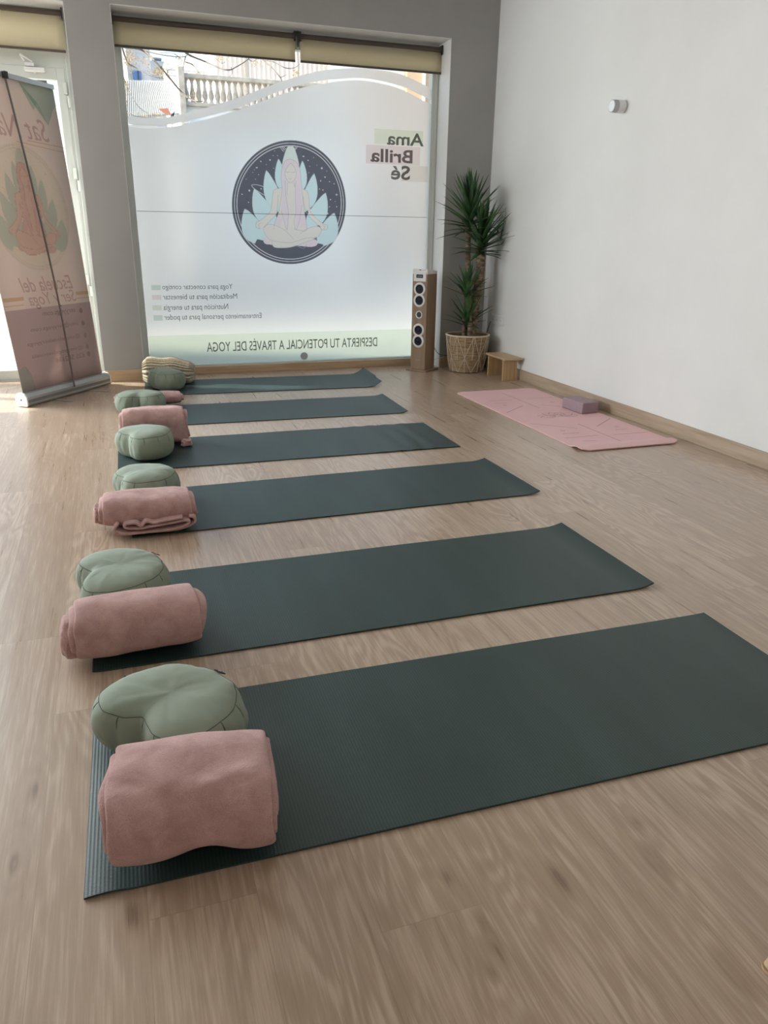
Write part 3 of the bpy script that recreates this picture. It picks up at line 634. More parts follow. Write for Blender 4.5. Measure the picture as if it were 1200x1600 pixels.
# ------------------------------------------------------------------ blankets (thick cloth wound in a flattened spiral)
def blanket(name, label, loc, rz, Lx, ry, rz_, th=.016, turns=2.2, seed=1, sq=.8, ext=.02, dents=(), droop=None, endfold=None, m='fleece', amp=.006, cat='blanket'):
    t = thing(name, label, cat, loc, rz, 'pink fleece blankets' if m == 'fleece' else None)
    NT = 64; n = int(NT * turns); cl = []
    for i in range(n + 1):
        th_ = -PI * .42 + 2 * PI * i / NT; k = i / NT; sh = th * 1.02 * k
        a, c = max(ry - th / 2 - sh, .012), max(rz_ - th / 2 - sh, .008)
        co, si = math.cos(th_), math.sin(th_)
        y = a * math.copysign(abs(co) ** sq, co); z = c * math.copysign(abs(si) ** (sq if si < 0 else min(1, sq + .12)), si)
        cl.append((y, z, k))
    tang = []
    for i in range(n + 1):
        p, q = cl[max(i - 1, 0)], cl[min(i + 1, n)]; d = Vector((q[0] - p[0], q[1] - p[1])); d.normalize(); tang.append(Vector((d.y, -d.x)))
    xs = []; ne = 26
    for j in range(ne + 1): xs.append((-Lx / 2 + Lx * j / ne, 1.0))
    e = th * .42
    xs = [(-Lx / 2 - e, .30), (-Lx / 2 - e * .85, .62), (-Lx / 2 - e * .5, .88)] + xs + [(Lx / 2 + e * .5, .88), (Lx / 2 + e * .85, .62), (Lx / 2 + e, .30)]
    b = BM(); rings = []
    for x, f in xs:
        u = x / (Lx / 2); ro = []; ri = []
        for i, (y, z, k) in enumerate(cl):
            sgn = 1 if u > 0 else -1
            xx = x + sgn * ext * (min(k, 1.6)) * abs(u) ** 6 * (1 + .6 * noise.noise(Vector((k * 3, seed, sgn)))) + .006 * noise.noise(Vector((y * 14, z * 14, seed + sgn * 3))) * abs(u) ** 3
            nrm = tang[i]; p = Vector((xx, y, z))
            q = Vector((xx * 5 + seed * 7, y * 7, z * 7)); dsp = noise.noise(q) * amp + noise.noise(q * 2.7) * amp * .45
            crown = (1 - .10 * abs(u) ** 4)
            for (dx, dang, rad, dep) in dents:
                dd = math.hypot((x - dx) / rad, ((math.atan2(z, y) - dang + PI) % (2 * PI) - PI) * max(ry, rz_) / rad); dsp -= dep * math.exp(-dd * dd) * (1 if k < 1 else .3)
            for sgn2, arr in ((1, ro), (-1, ri)):
                o2 = nrm * (sgn2 * th / 2 * f * (.97)) + nrm * dsp
                P_ = Vector((xx, (y + o2.x) * 1, (z + o2.y) * crown))
                P_.z += rz_
                if droop: P_ = droop(P_, u, k)
                P_.z = max(P_.z, 0.0 + .0015 * sgn2 + .002)
                arr.append(b.verts.new(P_))
        rings.append(ro + ri[::-1])
    for r0, r1 in zip(rings, rings[1:]):
        nn = len(r0)
        for i in range(nn): b.faces.new((r0[i], r0[(i + 1) % nn], r1[(i + 1) % nn], r1[i]))
    for r in (rings[0], rings[-1]):
        nn = len(r)
        for i in range(nn // 2 - 1): b.faces.new((r[i], r[i + 1], r[nn - 2 - i], r[nn - 1 - i]))
    # inner core so the roll is not hollow
    cm = obj('rolled_cloth', b, M[m], t, smooth=True)
    b = BM(); sh = th * turns; a, c = max(ry - sh * 1.02, .02), max(rz_ - sh * 1.02, .02); NN = 28; rr = []
    for x, f in [(-Lx / 2 - ext * .9, .35), (-Lx / 2 - ext * .6, .8), (-Lx / 2 + .02, 1), (0, 1), (Lx / 2 - .02, 1), (Lx / 2 + ext * .6, .8), (Lx / 2 + ext * .9, .35)]:
        rr.append([b.verts.new((x, a * f * math.cos(q) * (1 + .14 * math.sin(3 * q + seed)), max(.01, rz_ + c * f * math.sin(q)))) for q in [2 * PI * i / NN for i in range(NN)]])
    for r0, r1 in zip(rr, rr[1:]):
        for i in range(NN): b.faces.new((r0[i], r0[(i + 1) % NN], r1[(i + 1) % NN], r1[i]))
    b.faces.new(rr[0][::-1]); b.faces.new(rr[-1])
    obj('inner_fold', b, M[m], t, smooth=True, sub=1)
    return t
def fold_ribbon(parent, pts, y0, y1, th, m='fleece', seed=3, name='open_folds'):
    """a zigzag of cloth (x, z points) with its cut edge facing the viewer"""
    c = spline([Vector((x, 0, z)) for x, z in pts], 7); n = len(c); b = BM(); rings = []
    for y, f in ((y0, .3), (y0 + th * .15, .7), (y0 + th * .4, .92), (y0 + th * .8, 1), ((y0 + y1) / 2, 1), (y1 - th * .5, 1), (y1, .4)):
        A = []; B2 = []
        for i, p in enumerate(c):
            d = (c[min(i + 1, n - 1)] - c[max(i - 1, 0)]).normalized(); nn = Vector((-d.z, 0, d.x)); yy = y + .006 * noise.noise(Vector((p.x * 20, p.z * 30, seed)))
            q = p + nn * th / 2 * f; A.append(b.verts.new((q.x, yy, max(q.z, .002)))); q = p - nn * th / 2 * f; B2.append(b.verts.new((q.x, yy, max(q.z, .001))))
        rings.append(A + B2[::-1])
    for r0, r1 in zip(rings, rings[1:]):
        nn = len(r0)
        for i in range(nn): b.faces.new((r0[i], r0[(i + 1) % nn], r1[(i + 1) % nn], r1[i]))
    for r in (rings[0], rings[-1]):
        nn = len(r)
        for i in range(nn // 2 - 1): b.faces.new((r[i], r[i + 1], r[nn - 2 - i], r[nn - 1 - i]))
    return obj(name, b, M[m], parent, smooth=True)
def lump(parent, name, c, r, m='fleece', seed=1, amp=.25, flat=.6):
    b = BM(); bmesh.ops.create_icosphere(b, subdivisions=4, radius=1)
    for v in b.verts:
        d = v.co.normalized(); k = 1 + amp * noise.noise(d * 1.6 + Vector((seed, 0, 0))) + amp * .5 * noise.noise(d * 4 + Vector((0, seed, 0)))
        d = Vector([math.copysign(abs(q) ** flat, q) for q in d])
        v.co = Vector((c[0] + d.x * r[0] * k, c[1] + d.y * r[1] * k, max(.003, c[2] + d.z * r[2] * k)))
    return obj(name, b, M[m], parent, smooth=True)
MT = .0055
def dr1(p, u, k):
    # front foot arches up in the middle
    w = math.exp(-((p.x - .02) / .05) ** 2)
    if p.y < 0 and p.z < .09: p.z += .028 * w * (1 - p.z / .09); p.y += .03 * w * (1 - p.z / .09)
    return p
B1 = blanket('fleece_blanket', 'dusty pink rolled fleece blanket nearest the camera', (.052, 1.254, MT), math.radians(-7), .272, .128, .100, seed=2, sq=.66, turns=2.3, ext=.008, droop=dr1,
        dents=((.03, math.radians(112), .035, .010), (-.04, math.radians(140), .05, .006), (.01, math.radians(165), .04, .007), (.09, math.radians(100), .03, .006), (-.10, math.radians(118), .018, .006), (-.075, math.radians(128), .018, .007), (-.05, math.radians(140), .018, .007), (-.02, math.radians(150), .018, .006), (.04, math.radians(146), .016, .006), (.065, math.radians(138), .016, .006), (.09, math.radians(132), .016, .005), (-.03, math.radians(178), .03, .006), (.06, math.radians(185), .03, .006)), amp=.008)
lump(B1, 'inner_roll_end', (.140, .015, .085), (.022, .055, .050), seed=7, amp=.2)
lump(B1, 'inner_roll_end', (-.142, .0, .06), (.016, .03, .022), seed=3, amp=.2)
B2 = blanket('fleece_blanket', 'dusty pink rolled blanket on the second mat from the camera, inner roll poking out left', (-.024, 2.046, MT), math.radians(2.5), .300, .110, .089, seed=5, sq=.78, turns=2.2, ext=.012,
        dents=((-.10, math.radians(125), .045, .010), (-.13, math.radians(165), .04, .008)))
lump(B2, 'inner_roll_end', (-.178, .01, .066), (.030, .06, .052), seed=4, amp=.12)
B3 = blanket('fleece_blanket', 'dusty pink blanket with loose open folds facing the camera, on the third mat', (.050, 3.045, MT + .012), math.radians(-2), .300, .105, .072, seed=9, sq=.7, turns=2.0, ext=.014,
        dents=((.02, math.radians(115), .05, .006), (-.08, math.radians(150), .05, .005)))
fold_ribbon(B3, [(-.115, .052), (-.13, .030), (-.10, .012), (-.02, .008), (.10, .012), (.150, .030), (.140, .043), (.05, .034), (-.04, .027), (-.085, .032), (-.088, .047), (-.05, .050), (-.03, .038), (-.01, .052), (.02, .044), (.06, .050), (.13, .056)], -.128, -.03, .0105)
fold_ribbon(B3, [(-.13, .008), (-.05, .002), (.10, .004), (.168, .024), (.176, .046), (.155, .056)], -.118, -.02, .0105, seed=8)
lump(B3, 'inner_roll_end', (-.180, .03, .050), (.030, .045, .040), seed=2, amp=.2)
def dr4(p, u, k):
    if u > .2 and p.y < .0:    # corner hanging to the right front
        w = max(0, (.11 - p.z) / .11); p.x += .022 * w * (u - .2); p.y -= .02 * w * u
    return p
B4 = blanket('fleece_blanket', 'tall folded pink blanket behind the cushion on the fourth mat', (.150, 4.345, MT), math.radians(-3), .298, .080, .113, seed=14, sq=.55, turns=2.0, ext=.012, droop=dr4,
        dents=((.07, math.radians(190), .05, .014), (.12, math.radians(215), .04, .012), (-.02, math.radians(170), .05, .008)), amp=.008)
lump(B4, 'dangling_corner', (.165, -.075, .022), (.030, .035, .018), seed=6, amp=.3)
lump(B4, 'inner_roll_end', (-.165, .0, .10), (.022, .05, .075), seed=16, amp=.15)
B5 = blanket('fleece_blanket', 'pink blanket mostly hidden behind the cushion second from the window', (.165, 5.385, MT), 0, .395, .070, .052, seed=21, sq=.75, turns=2.0, ext=.012)

# knitted throw
def knitted_throw():
    t = thing('knitted_throw', 'beige ribbed knitted throw rolled up by the window', 'blanket', (.365, 6.240, MT), math.radians(-10))
    b = BM(); nx, NT = 60, 220; rings = []; Lx = .375; ry, rz_ = .098, .098
    for i in range(nx + 1):
        u = -1 + 2 * i / nx; x = u * Lx / 2; e = 1 - .22 * max(0, abs(u) - .86) / .14; ring = []
        hz = 1 - .20 * max(0, u) ** 1.3 + .02 * math.sin(u * 7)
        for k in range(NT):
            a = 2 * PI * k / NT; co, si = math.cos(a), math.sin(a)
            rib = .0062 * math.cos(k / NT * 2 * PI * 26) + .0016 * math.cos(x * 2 * PI / .011 + (k // 7) * 2)
            y = (ry * e + rib) * math.copysign(abs(co) ** .72, co); z = (rz_ * e + rib) * math.copysign(abs(si) ** .72, si)
            z += .006 * noise.noise(Vector((x * 7, a, 3))); ring.append(b.verts.new((x, y, max(.003, (z + rz_) * hz))))
        rings.append(ring)
    for r0, r1 in zip(rings, rings[1:]):
        for k in range(NT): b.faces.new((r0[k], r0[(k + 1) % NT], r1[(k + 1) % NT], r1[k]))
    for r, s in ((rings[0], -1), (rings[-1], 1)):   # coiled end face
        c0 = sum((v.co for v in r), Vector()) / NT; prev = r
        for f in range(1, 9):
            q = 1 - f / 9; ring = [b.verts.new(Vector((c0.x + s * (.007 * math.sin(f * 2.4) + .004), c0.y + (v.co.y - c0.y) * q, c0.z + (v.co.z - c0.z) * q))) for v in r]
            for k in range(NT): b.faces.new((prev[k], prev[(k + 1) % NT], ring[(k + 1) % NT], ring[k]))
            prev = ring
        b.faces.new(prev)
    obj('knitted_body', b, M['knit'], t, smooth=True)
knitted_throw()

# ------------------------------------------------------------------ crescent meditation cushions
def cushion(label, loc, rot, a=.178, bb=.142, h=.150, notch=.30, seed=1, tagang=None, zipang=None, tilt=0, nang=-90):
    """kidney outline; notch faces local -Y (turned by rot)"""
    t = thing('meditation_cushion', label, 'cushion', loc, rot, 'sage green crescent cushions')
    n = 120
    def R(q):
        c = (q - math.radians(nang) + PI) % (2 * PI) - PI
        base = 1 / math.sqrt((math.cos(q) / a) ** 2 + (math.sin(q) / bb) ** 2)
        return base * (1 - notch * math.exp(-(c / .46) ** 2) + .09 * notch / .3 * (math.exp(-((c - .95) / .4) ** 2) + math.exp(-((c + .95) / .4) ** 2)))
    prof = [(.0, .002), (.45, .002), (.72, .004), (.86, .014), (.95, .032), (.995, .055), (1.0, .075), (.985, .095), (.95, .112), (.90, .1235), (.875, .128), (.84, .1345), (.72, .143), (.55, .149), (.35, .152), (.15, .153), (0, .153)]
    prof = [(s, z * h / .153) for s, z in prof]
    def pos(q, s, z):
        r = R(q); side = max(0, 1 - abs(z / h - .45) / .45); pl = .010 * side * abs(math.sin(q * 6.5 + .4)) ** .7 * (1 if s > .8 else 0) + .004 * side * noise.noise(Vector((q * 7, z * 9, seed)))
        rr = r * s - (.006 * side if s > .8 else 0) + pl
        x, y = rr * math.cos(q), rr * math.sin(q)
        zz = z * (1 + .05 * noise.noise(Vector((x * 6, y * 6, seed)))) - (.022 * math.exp(-((x / .08) ** 2 + (y / .07) ** 2)) * notch if z > h * .8 else 0)
        w = .0035 * noise.noise(Vector((x * 16, y * 16, z * 16 + seed * 5))) + .0022 * noise.noise(Vector((x * 38, y * 38, z * 22 + seed * 3)))
        # soft creases radiating from the inner curve
        c = (q - math.radians(nang) + PI) % (2 * PI) - PI
        zz -= .006 * abs(math.sin(c * 5)) * math.exp(-(c / .9) ** 2) * max(0, s - .3) * (1 if z > h * .8 else 0)
        return Vector((x + w, y + w, max(.0015, zz + w + tilt * x * (z / h))))
    b = BM(); rings = []
    for s, z in prof[1:-1]:
        rings.append([b.verts.new(pos(2 * PI * k / n, s, z)) for k in range(n)])
    c0 = b.verts.new(pos(0, 0, prof[0][1])); c1 = b.verts.new(pos(0, 0, prof[-1][1]))
    for r0, r1 in zip(rings, rings[1:]):
        for k in range(n): b.faces.new((r0[k], r0[(k + 1) % n], r1[(k + 1) % n], r1[k]))
    for k in range(n): b.faces.new((c0, rings[0][(k + 1) % n], rings[0][k])); b.faces.new((c1, rings[-1][k], rings[-1][(k + 1) % n]))
    obj('cover', b, M['sage'], t, smooth=True, sub=1)
    zs = .128 * h / .153
    b = BM(); loop = [pos(2 * PI * k / n, .879, zs - .0008) for k in range(n + 1)]; tube(b, loop, .0011, 6, False); obj('seam', b, M['seam'], t, smooth=True)
    for k in range(13):
        q = (k * PI - .4) / 6.5
        if True: b = BM(); tube(b, [pos(q, s, z) + Vector((math.cos(q), math.sin(q), 0)) * -.0004 for s, z in prof[6:11]], [.0006, .0016, .0019, .0015, .0005], 6); obj('pleat', b, M['seam'], t, smooth=True)
    if tagang is not None:
        q = math.radians(tagang); p = pos(q, .86, zs + .003); d = Vector((math.cos(q), math.sin(q), 0)); s = Vector((-d.y, d.x, 0)); b = BM()
        mt = Matrix((s, (d * .85 + Vector((0, 0, -.55))).normalized(), s.cross((d * .85 + Vector((0, 0, -.55))).normalized()))).transposed().to_4x4(); mt.translation = p + Vector((0, 0, .0035)); mt = mt @ Matrix.Scale(1.15, 4)
        box(b, -.010, .010, 0, .016, -.0008, .0012, mt); tg = obj('brand_tag', b, M['tag'], t)
        b = BM()
        for kk in range(2): box(b, -.006 + kk * .007, -.002 + kk * .007, .004, .011, .0013, .0017, mt) if kk == 0 else tube(b, [mt @ Vector((.001, .004, -.0012)), mt @ Vector((.005, .008, -.0012)), mt @ Vector((.001, .012, -.0012))], .0007, 4)
        obj('tag_print', b, M['white_plastic'], tg)
    if zipang is not None:
        q = math.radians(zipang); b = BM(); tube(b, [pos(q + dq, s, z) + Vector((math.cos(q), math.sin(q), 0)) * .0008 for dq, (s, z) in zip((-.05, -.03, 0, .03, .05), prof[7:12])], .0015, 6); obj('zip', b, M['tag'], t, smooth=True)
    return t
cushion('sage green crescent cushion nearest the camera, behind the first pink blanket', (.036, 1.568, MT), math.radians(-50), a=.178, bb=.156, h=.150, notch=.36, seed=1, tagang=82, zipang=178)
cushion('sage green crescent cushion second from the camera, small black tag at upper right', (-.066, 2.350, MT), math.radians(-86), a=.182, bb=.150, h=.152, notch=.36, seed=2, tagang=122)
cushion('sage green cushion just behind the pink blanket with open folds', (.056, 3.375, MT), math.radians(-78), a=.156, bb=.145, h=.152, notch=.28, seed=3)
cushion('sage green crescent cushion in front of the tall folded pink blanket', (.088, 4.120, MT), math.radians(-62), a=.158, bb=.143, h=.160, notch=.26, seed=4)
cushion('sage green crumpled cushion on the mat second from the window', (.105, 5.205, MT), math.radians(-8), a=.160, bb=.118, h=.146, notch=.30, seed=5, tagang=52)
cushion('sage green cushion nearest the window, in front of the knitted throw', (.328, 5.978, MT), math.radians(-66), a=.148, bb=.130, h=.156, notch=.22, seed=6)

# ------------------------------------------------------------------ pink mat with engraved lines, foam block
def pink_mat():
    x0, x1, y0, y1, th, r = 2.418, 3.085, 3.535, 5.285, .005, .045
    t = thing('pink_yoga_mat', 'pale pink yoga mat with engraved lines and lotus beside the white wall', 'yoga mat', ((x0 + x1) / 2, (y0 + y1) / 2, .0008))
    W, Lh = (x1 - x0), (y1 - y0); b = BM(); ny = 90; nx = 24; up = []; dn = []
    for i in range(ny + 1):
        y = -Lh / 2 + Lh * i / ny; e = min(y + Lh / 2, Lh / 2 - y); inset = r - math.sqrt(max(0, r * r - max(0, r - e) ** 2)) if e < r else 0
        hw = W / 2 - inset; z = 0; d = y + Lh / 2
        if d < .12: z = .012 * math.sin(PI * min(1, d / .12)) ** 1 + .004 * (1 - d / .12)
        up.append([b.verts.new((-hw + 2 * hw * j / nx, y, z + th)) for j in range(nx + 1)]); dn.append([b.verts.new((-hw + 2 * hw * j / nx, y, z if d > .04 else z * .9)) for j in range(nx + 1)])
    for i in range(ny):
        for j in range(nx):
            b.faces.new((up[i][j], up[i][j + 1], up[i + 1][j + 1], up[i + 1][j])); b.faces.new((dn[i][j], dn[i + 1][j], dn[i + 1][j + 1], dn[i][j + 1]))
        b.faces.new((up[i][0], up[i + 1][0], dn[i + 1][0], dn[i][0])); b.faces.new((up[i][nx], dn[i][nx], dn[i + 1][nx], up[i + 1][nx]))
    for j in range(nx):
        b.faces.new((up[0][j], dn[0][j], dn[0][j + 1], up[0][j + 1])); b.faces.new((up[ny][j], up[ny][j + 1], dn[ny][j + 1], dn[ny][j]))
    o = obj('mat_sheet', b, M['pinkmat'], t)
    for p in o.data.polygons: p.use_smooth = abs(p.normal.z) > .5
    def fl(px, py):
        d = FWD * F_PX + RIGHT * (px - 600) - UP * (py - 800); p = CAM + d * ((th + .002 - CAM_H) / d.z); return p - Vector(t.location)
    lines = [[(784, 613.5), (843, 637.5)], [(765, 626.5), (799, 624.5)], [(823, 622.5), (863, 620.5)], [(792, 644.5), (817.5, 633.5)], [(846, 632.5), (878, 635)], [(772, 630), (793, 629.5)],
             [(828, 661.5), (902, 669)], [(903, 662), (980, 693)], [(882, 684.5), (935, 680)], [(933, 666), (954, 653)], [(958, 679), (1012, 675)], [(879, 677.5), (905, 676)], [(962, 671.5), (980, 670)], [(910, 689), (932, 688.5)]]
    b = BM()
    def seg(p, q, w=.0022):
        d = (q - p); d.z = 0; d.normalize(); s = Vector((-d.y, d.x, 0)) * w; zt = th + .0006
        vs = [b.verts.new((v.x, v.y, zt)) for v in (p + s, q + s, q - s, p - s)]; b.faces.new(vs)
    for l in lines: b = BM(); seg(fl(*l[0]), fl(*l[1])); obj('alignment_line', b, M['pinkline'], t)
    b = BM()
    for (px, py) in ((789, 633), (863, 628), (879.5, 672.5), (964, 666.5), (866, 617.5)):
        c = fl(px, py); b = BM()
        for k in range(10):
            a0, a1 = k * PI / 5, (k + 1) * PI / 5; seg(c + Vector((math.cos(a0), math.sin(a0), 0)) * .012, c + Vector((math.cos(a1), math.sin(a1), 0)) * .012, .0014)
        obj('small_emblem', b, M['pinkline'], t)
    b = BM(); c = fl(872, 649.5)     # lotus of pointed petals drawn in outline
    for ang, l in ((0, .085), (38, .095), (-38, .095), (74, .12), (-74, .12), (97, .125), (-97, .125)):
        q = math.radians(ang + 90); d = Vector((math.cos(q), math.sin(q), 0)); s = Vector((-d.y, d.x, 0)); base = c + d * .02
        for sg in (-1, 1):
            pr = None
            for i in range(9):
                u = i / 8; p = base + d * l * u + s * sg * .030 * math.sin(PI * u) * (1 + .3 * (1 - u))
                if pr is not None: seg(pr, p, .0016)
                pr = p
    seg(c + Vector((-.10, -.02, 0)), c + Vector((.10, -.02, 0)), .0016)
    obj('lotus_emblem', b, M['pinkline'], t)
pink_mat()
b = BM(); box(b, -.068, .068, -.115, .115, 0, .076); o = obj('yoga_block', b, M['block'], bev=.007); o.location = (3.000, 4.475, .0065); o.rotation_euler = (0, 0, math.radians(4))
tag(o, 'mauve foam yoga block lying on the pink mat', 'yoga block')

# ------------------------------------------------------------------ meditation bench by the wall
t = thing('meditation_bench', 'small low wooden bench between the plant basket and the white wall', 'bench', (3.073, 5.80, 0), 0)
b = BM(); box(b, -.080, .090, -.195, .170, .172, .190); obj('seat_board', b, M['bamboo'], t, bev=.006)
for y in (-.145, .125):
    b = BM(); box(b, -.068, .062, y - .009, y + .009, 0, .172); obj('leg_board', b, M['bamboo_z'], t, bev=.002)

# ------------------------------------------------------------------ tower speaker
def tower_speaker():
    rz = math.radians(-51.6)   # local -Y is the front
    t = thing('tower_speaker', 'tall wooden tower speaker with white ringed drivers standing before the window edge', 'speaker', (2.560, 6.335, 0), rz)
    w, d, h = .145, .170, .868
    b = BM(); box(b, -w / 2 - .03, w / 2 + .03, -d / 2 - .03, d / 2 + .03, 0, .016); obj('base_plate', b, M['walnut'], t, bev=.003)
    b = BM(); box(b, -w / 2, w / 2, -d / 2, d / 2, .016, h - .045); obj('cabinet', b, M['walnut'], t, bev=.003)
    b = BM(); vs = []
    for x in (-w / 2, w / 2):
        vs.append([b.verts.new(p) for p in ((x, -d / 2, h - .045), (x, d / 2, h - .045), (x, d / 2, h - .022), (x, -d / 2, h))])
    b.faces.new(vs[0]); b.faces.new(vs[1][::-1])
    for i in range(4): b.faces.new((vs[0][i], vs[1][i], vs[1][(i + 1) % 4], vs[0][(i + 1) % 4]))
    box(b, -w / 2 + .012, w / 2 - .012, -d / 2 - .006, -d / 2 + .002, h - .105, h - .03)
    cap = obj('top_cap', b, M['white_plastic'], t, bev=.002)
    b = BM(); box(b, -.032, .032, -d / 2 - .0075, -d / 2 - .005, h - .076, h - .048); ds = obj('display', b, M['display'], cap)
    Y = -d / 2
    b = BM()
    for i in range(4): box(b, -.022 + i * .012, -.014 + i * .012, Y - .0080, Y - .0076, h - .068, h - .057)
    obj('display_digits', b, M['display_text'], ds)
    b = BM(); box(b, -.008, .008, Y - .002, Y + .004, h - .014, h - .008); obj('sensor', b, M['black'], cap)
    mt = lambda z: Matrix.Translation((0, Y, z)) @ Matrix.Rotation(PI / 2, 4, 'X')
    for z in (.700, .606, .356, .262):
        b = BM(); lathe(b, [(.056, -.002), (.056, .004), (.050, .008), (.039, .006), (.037, -.002)], 40, mt(z), False); rg = obj('driver_ring', b, M['white_plastic'], t, smooth=True)
        b = BM(); lathe(b, [(.038, .0045), (.034, .0060), (.030, .0035), (.015, .0010), (.013, .0030), (.007, .0045), (.0005, .005)], 36, mt(z), False); obj('cone', b, M['cone'], rg, smooth=True)
    b = BM(); lathe(b, [(.033, -.002), (.033, .003), (.029, .005), (.024, .001), (.022, -.001)], 36, mt(.487), False); pr = obj('port_ring', b, M['white_plastic'], t, smooth=True)
    b = BM(); lathe(b, [(.023, .0018), (.0005, .0015)], 30, mt(.487), False); obj('port_hole', b, M['black'], pr)
    b = BM(); box(b, -.022, .022, Y - .0012, Y + .002, .098, .1005); obj('name_strip', b, M['alu'], t)
tower_speaker()
b = BM(); pts = [(2.66, 6.36, .24), (2.70, 6.385, .17), (2.745, 6.405, .125), (2.80, 6.41, .11), (2.90, 6.41, .105), (3.02, 6.39, .12), (3.12, 6.32, .2), (3.165, 6.24, .42)]
tube(b, spline(pts, 6), .0025, 6); tag(obj('power_cable', b, M['black'], smooth=True), 'thin dark cable running from the tower speaker along the wall', 'cable')
b = BM(); pts = [(2.66, 6.37, .03), (2.70, 6.39, .075), (2.74, 6.405, .085), (2.80, 6.408, .095)]
tube(b, spline(pts, 6), .0022, 6); tag(obj('power_cable', b, M['white_plastic'], smooth=True), 'short pale cable low behind the tower speaker', 'cable')

# ------------------------------------------------------------------ potted yucca
def yucca():
    t = thing('potted_yucca', 'tall yucca plant in a woven basket laced with white cord in the corner', 'plant', (2.925, 6.195, 0))
    prof = [(.138, 0), (.142, .006), (.158, .09), (.172, .2), (.182, .29), (.184, .318), (.178, .318), (.174, .29), (.165, .262)]
    b = BM(); n = 72; rings = []
    pr = []
    for i in range(46):
        z = .004 + .31 * i / 45; r = .140 + .045 * (i / 45) ** .8 + .0022 * math.sin(i * PI / 1.5); pr.append((r, z))
    lathe(b, [(.1, .0)] + pr + [(.176, .314), (.172, .27)], n, None, False); obj('basket', b, M['basket'], t, smooth=True)
    b = BM(); R0 = .189; tube(b, [(R0 * math.cos(q), R0 * math.sin(q), .318) for q in [2 * PI * k / 48 for k in range(49)]], .0075, 8, False); obj('basket_rim', b, M['cord'], t, smooth=True)
    b = BM(); NS = 8
    def sp(q, z): r = .144 + .045 * max(0, (z / .31)) ** .8 + .003; return Vector((r * math.cos(q), r * math.sin(q), z))
    for k in range(NS):
        q0 = 2 * PI * k / NS + .25; dq = 2 * PI / NS
        for s in (-.5, 0, .5):
            for zz0, zz1, e0, e1 in ((.316, .135, s, 0), (.135, .006, 0, s)):
                tube(b, [sp(q0 + dq * (e0 + (e1 - e0) * u), zz0 + (zz1 - zz0) * u) for u in [i / 6 for i in range(7)]], .0026, 5)
        for s in (-.42, .42): tube(b, [sp(q0 + dq * (s + (math.copysign(.5, s) - s) * u), .316 - .2 * u) for u in [i / 5 for i in range(6)]], .0022, 5)
    obj('cord_lattice', b, M['cord'], t, smooth=True)
    b = BM(); lathe(b, [(.17, .255), (.172, .278), (.1, .288), (.02, .29)], 32); obj('soil', b, M['soil'], t, smooth=True)
    def trunk(pts, rs):
        b = BM(); q = spline([Vector(p) for p in pts], 10); rr = [rs[0] + (rs[-1] - rs[0]) * i / (len(q) - 1) + .0022 * math.sin(i * 2.3) for i in range(len(q))]; tube(b, q, rr, 14); return obj('trunk', b, M['trunk'], t, smooth=True)
    trunk([(.035, .0, .26), (.045, -.005, .5), (.075, -.01, .75), (.085, 0, .95), (.07, .01, 1.06)], (.046, .036))
    trunk([(.005, -.04, .26), (-.005, -.045, .42), (-.02, -.045, .55), (-.03, -.04, .68)], (.024, .016))
    trunk([(-.035, .01, .26), (-.04, .0, .4), (-.05, .0, .5)], (.018, .014))
    trunk([(-.0, .05, .26), (.0, .055, .6), (-.01, .05, .95), (-.035, .03, 1.25)], (.026, .023))
    random.seed(11)
    def crown(c, n, l0, l1, label=None, up=.3, squash=1.0, lean=(0, 0), stem=.14, elr=88):
        b = BM(); c = Vector(c)
        for i in range(n):
            u = i / n; az = i * 2.39996 + random.uniform(-.2, .2); el = math.radians(86 - elr * u ** 1.05 + random.uniform(-8, 8)) ; l = l0 + (l1 - l0) * (1 - abs(u - .45) * 1.3) + random.uniform(-.04, .04)
            base = c + Vector((0, 0, stem * (1 - u))); d = Vector((math.cos(az) * math.cos(el) + lean[0], (math.sin(az) * math.cos(el)) * squash + lean[1], math.sin(el))).normalized()
            side = d.cross(Vector((0, 0, 1))).normalized() if abs(d.z) < .98 else Vector((1, 0, 0)); wmax = random.uniform(.018, .026) ; K = 9; p = base.copy(); dd = d.copy(); rows = []; sag = random.uniform(.02, .075) * (1 if u > .35 else .5) * (2.2 if u > .85 else 1)
            for k in range(K + 1):
                s = k / K; wd = wmax * (min(1, .45 + s * 2.2)) * (1 - s ** 2.2) + .0006; nn = dd.cross(side).normalized()
                rows.append([b.verts.new(p - side * wd + nn * wd * -.28), b.verts.new(p), b.verts.new(p + side * wd + nn * wd * -.28)])
                p = p + dd * l / K; dd = (dd + Vector((0, 0, -sag * s))).normalized(); side = (side - dd * side.dot(dd)).normalized()
                if p.x > .235: dd.x = min(dd.x, 0.0)
            for r0, r1 in zip(rows, rows[1:]):
                b.faces.new((r0[0], r0[1], r1[1], r1[0])); b.faces.new((r0[1], r0[2], r1[2], r1[1]))
        o = obj('leaf_crown', b, M['leaf'], t, smooth=True); s = o.modifiers.new('s', 'SOLIDIFY'); s.thickness = .0012; return o
    crown((-.045, -.03, 1.16), 58, .21, .34, squash=.6, stem=.20, lean=(-.12, -.05), elr=92)
    crown((.065, -.04, .985), 58, .21, .33, squash=.6, stem=.17, lean=(.12, -.10), elr=92)
    crown((-.050, -.05, .63), 22, .17, .26, squash=.6, stem=.07, lean=(-.05, -.08), elr=80)
    crown((-.025, -.035, .385), 24, .18, .27, squash=.6, stem=.07, lean=(0, -.08), elr=82)
yucca()

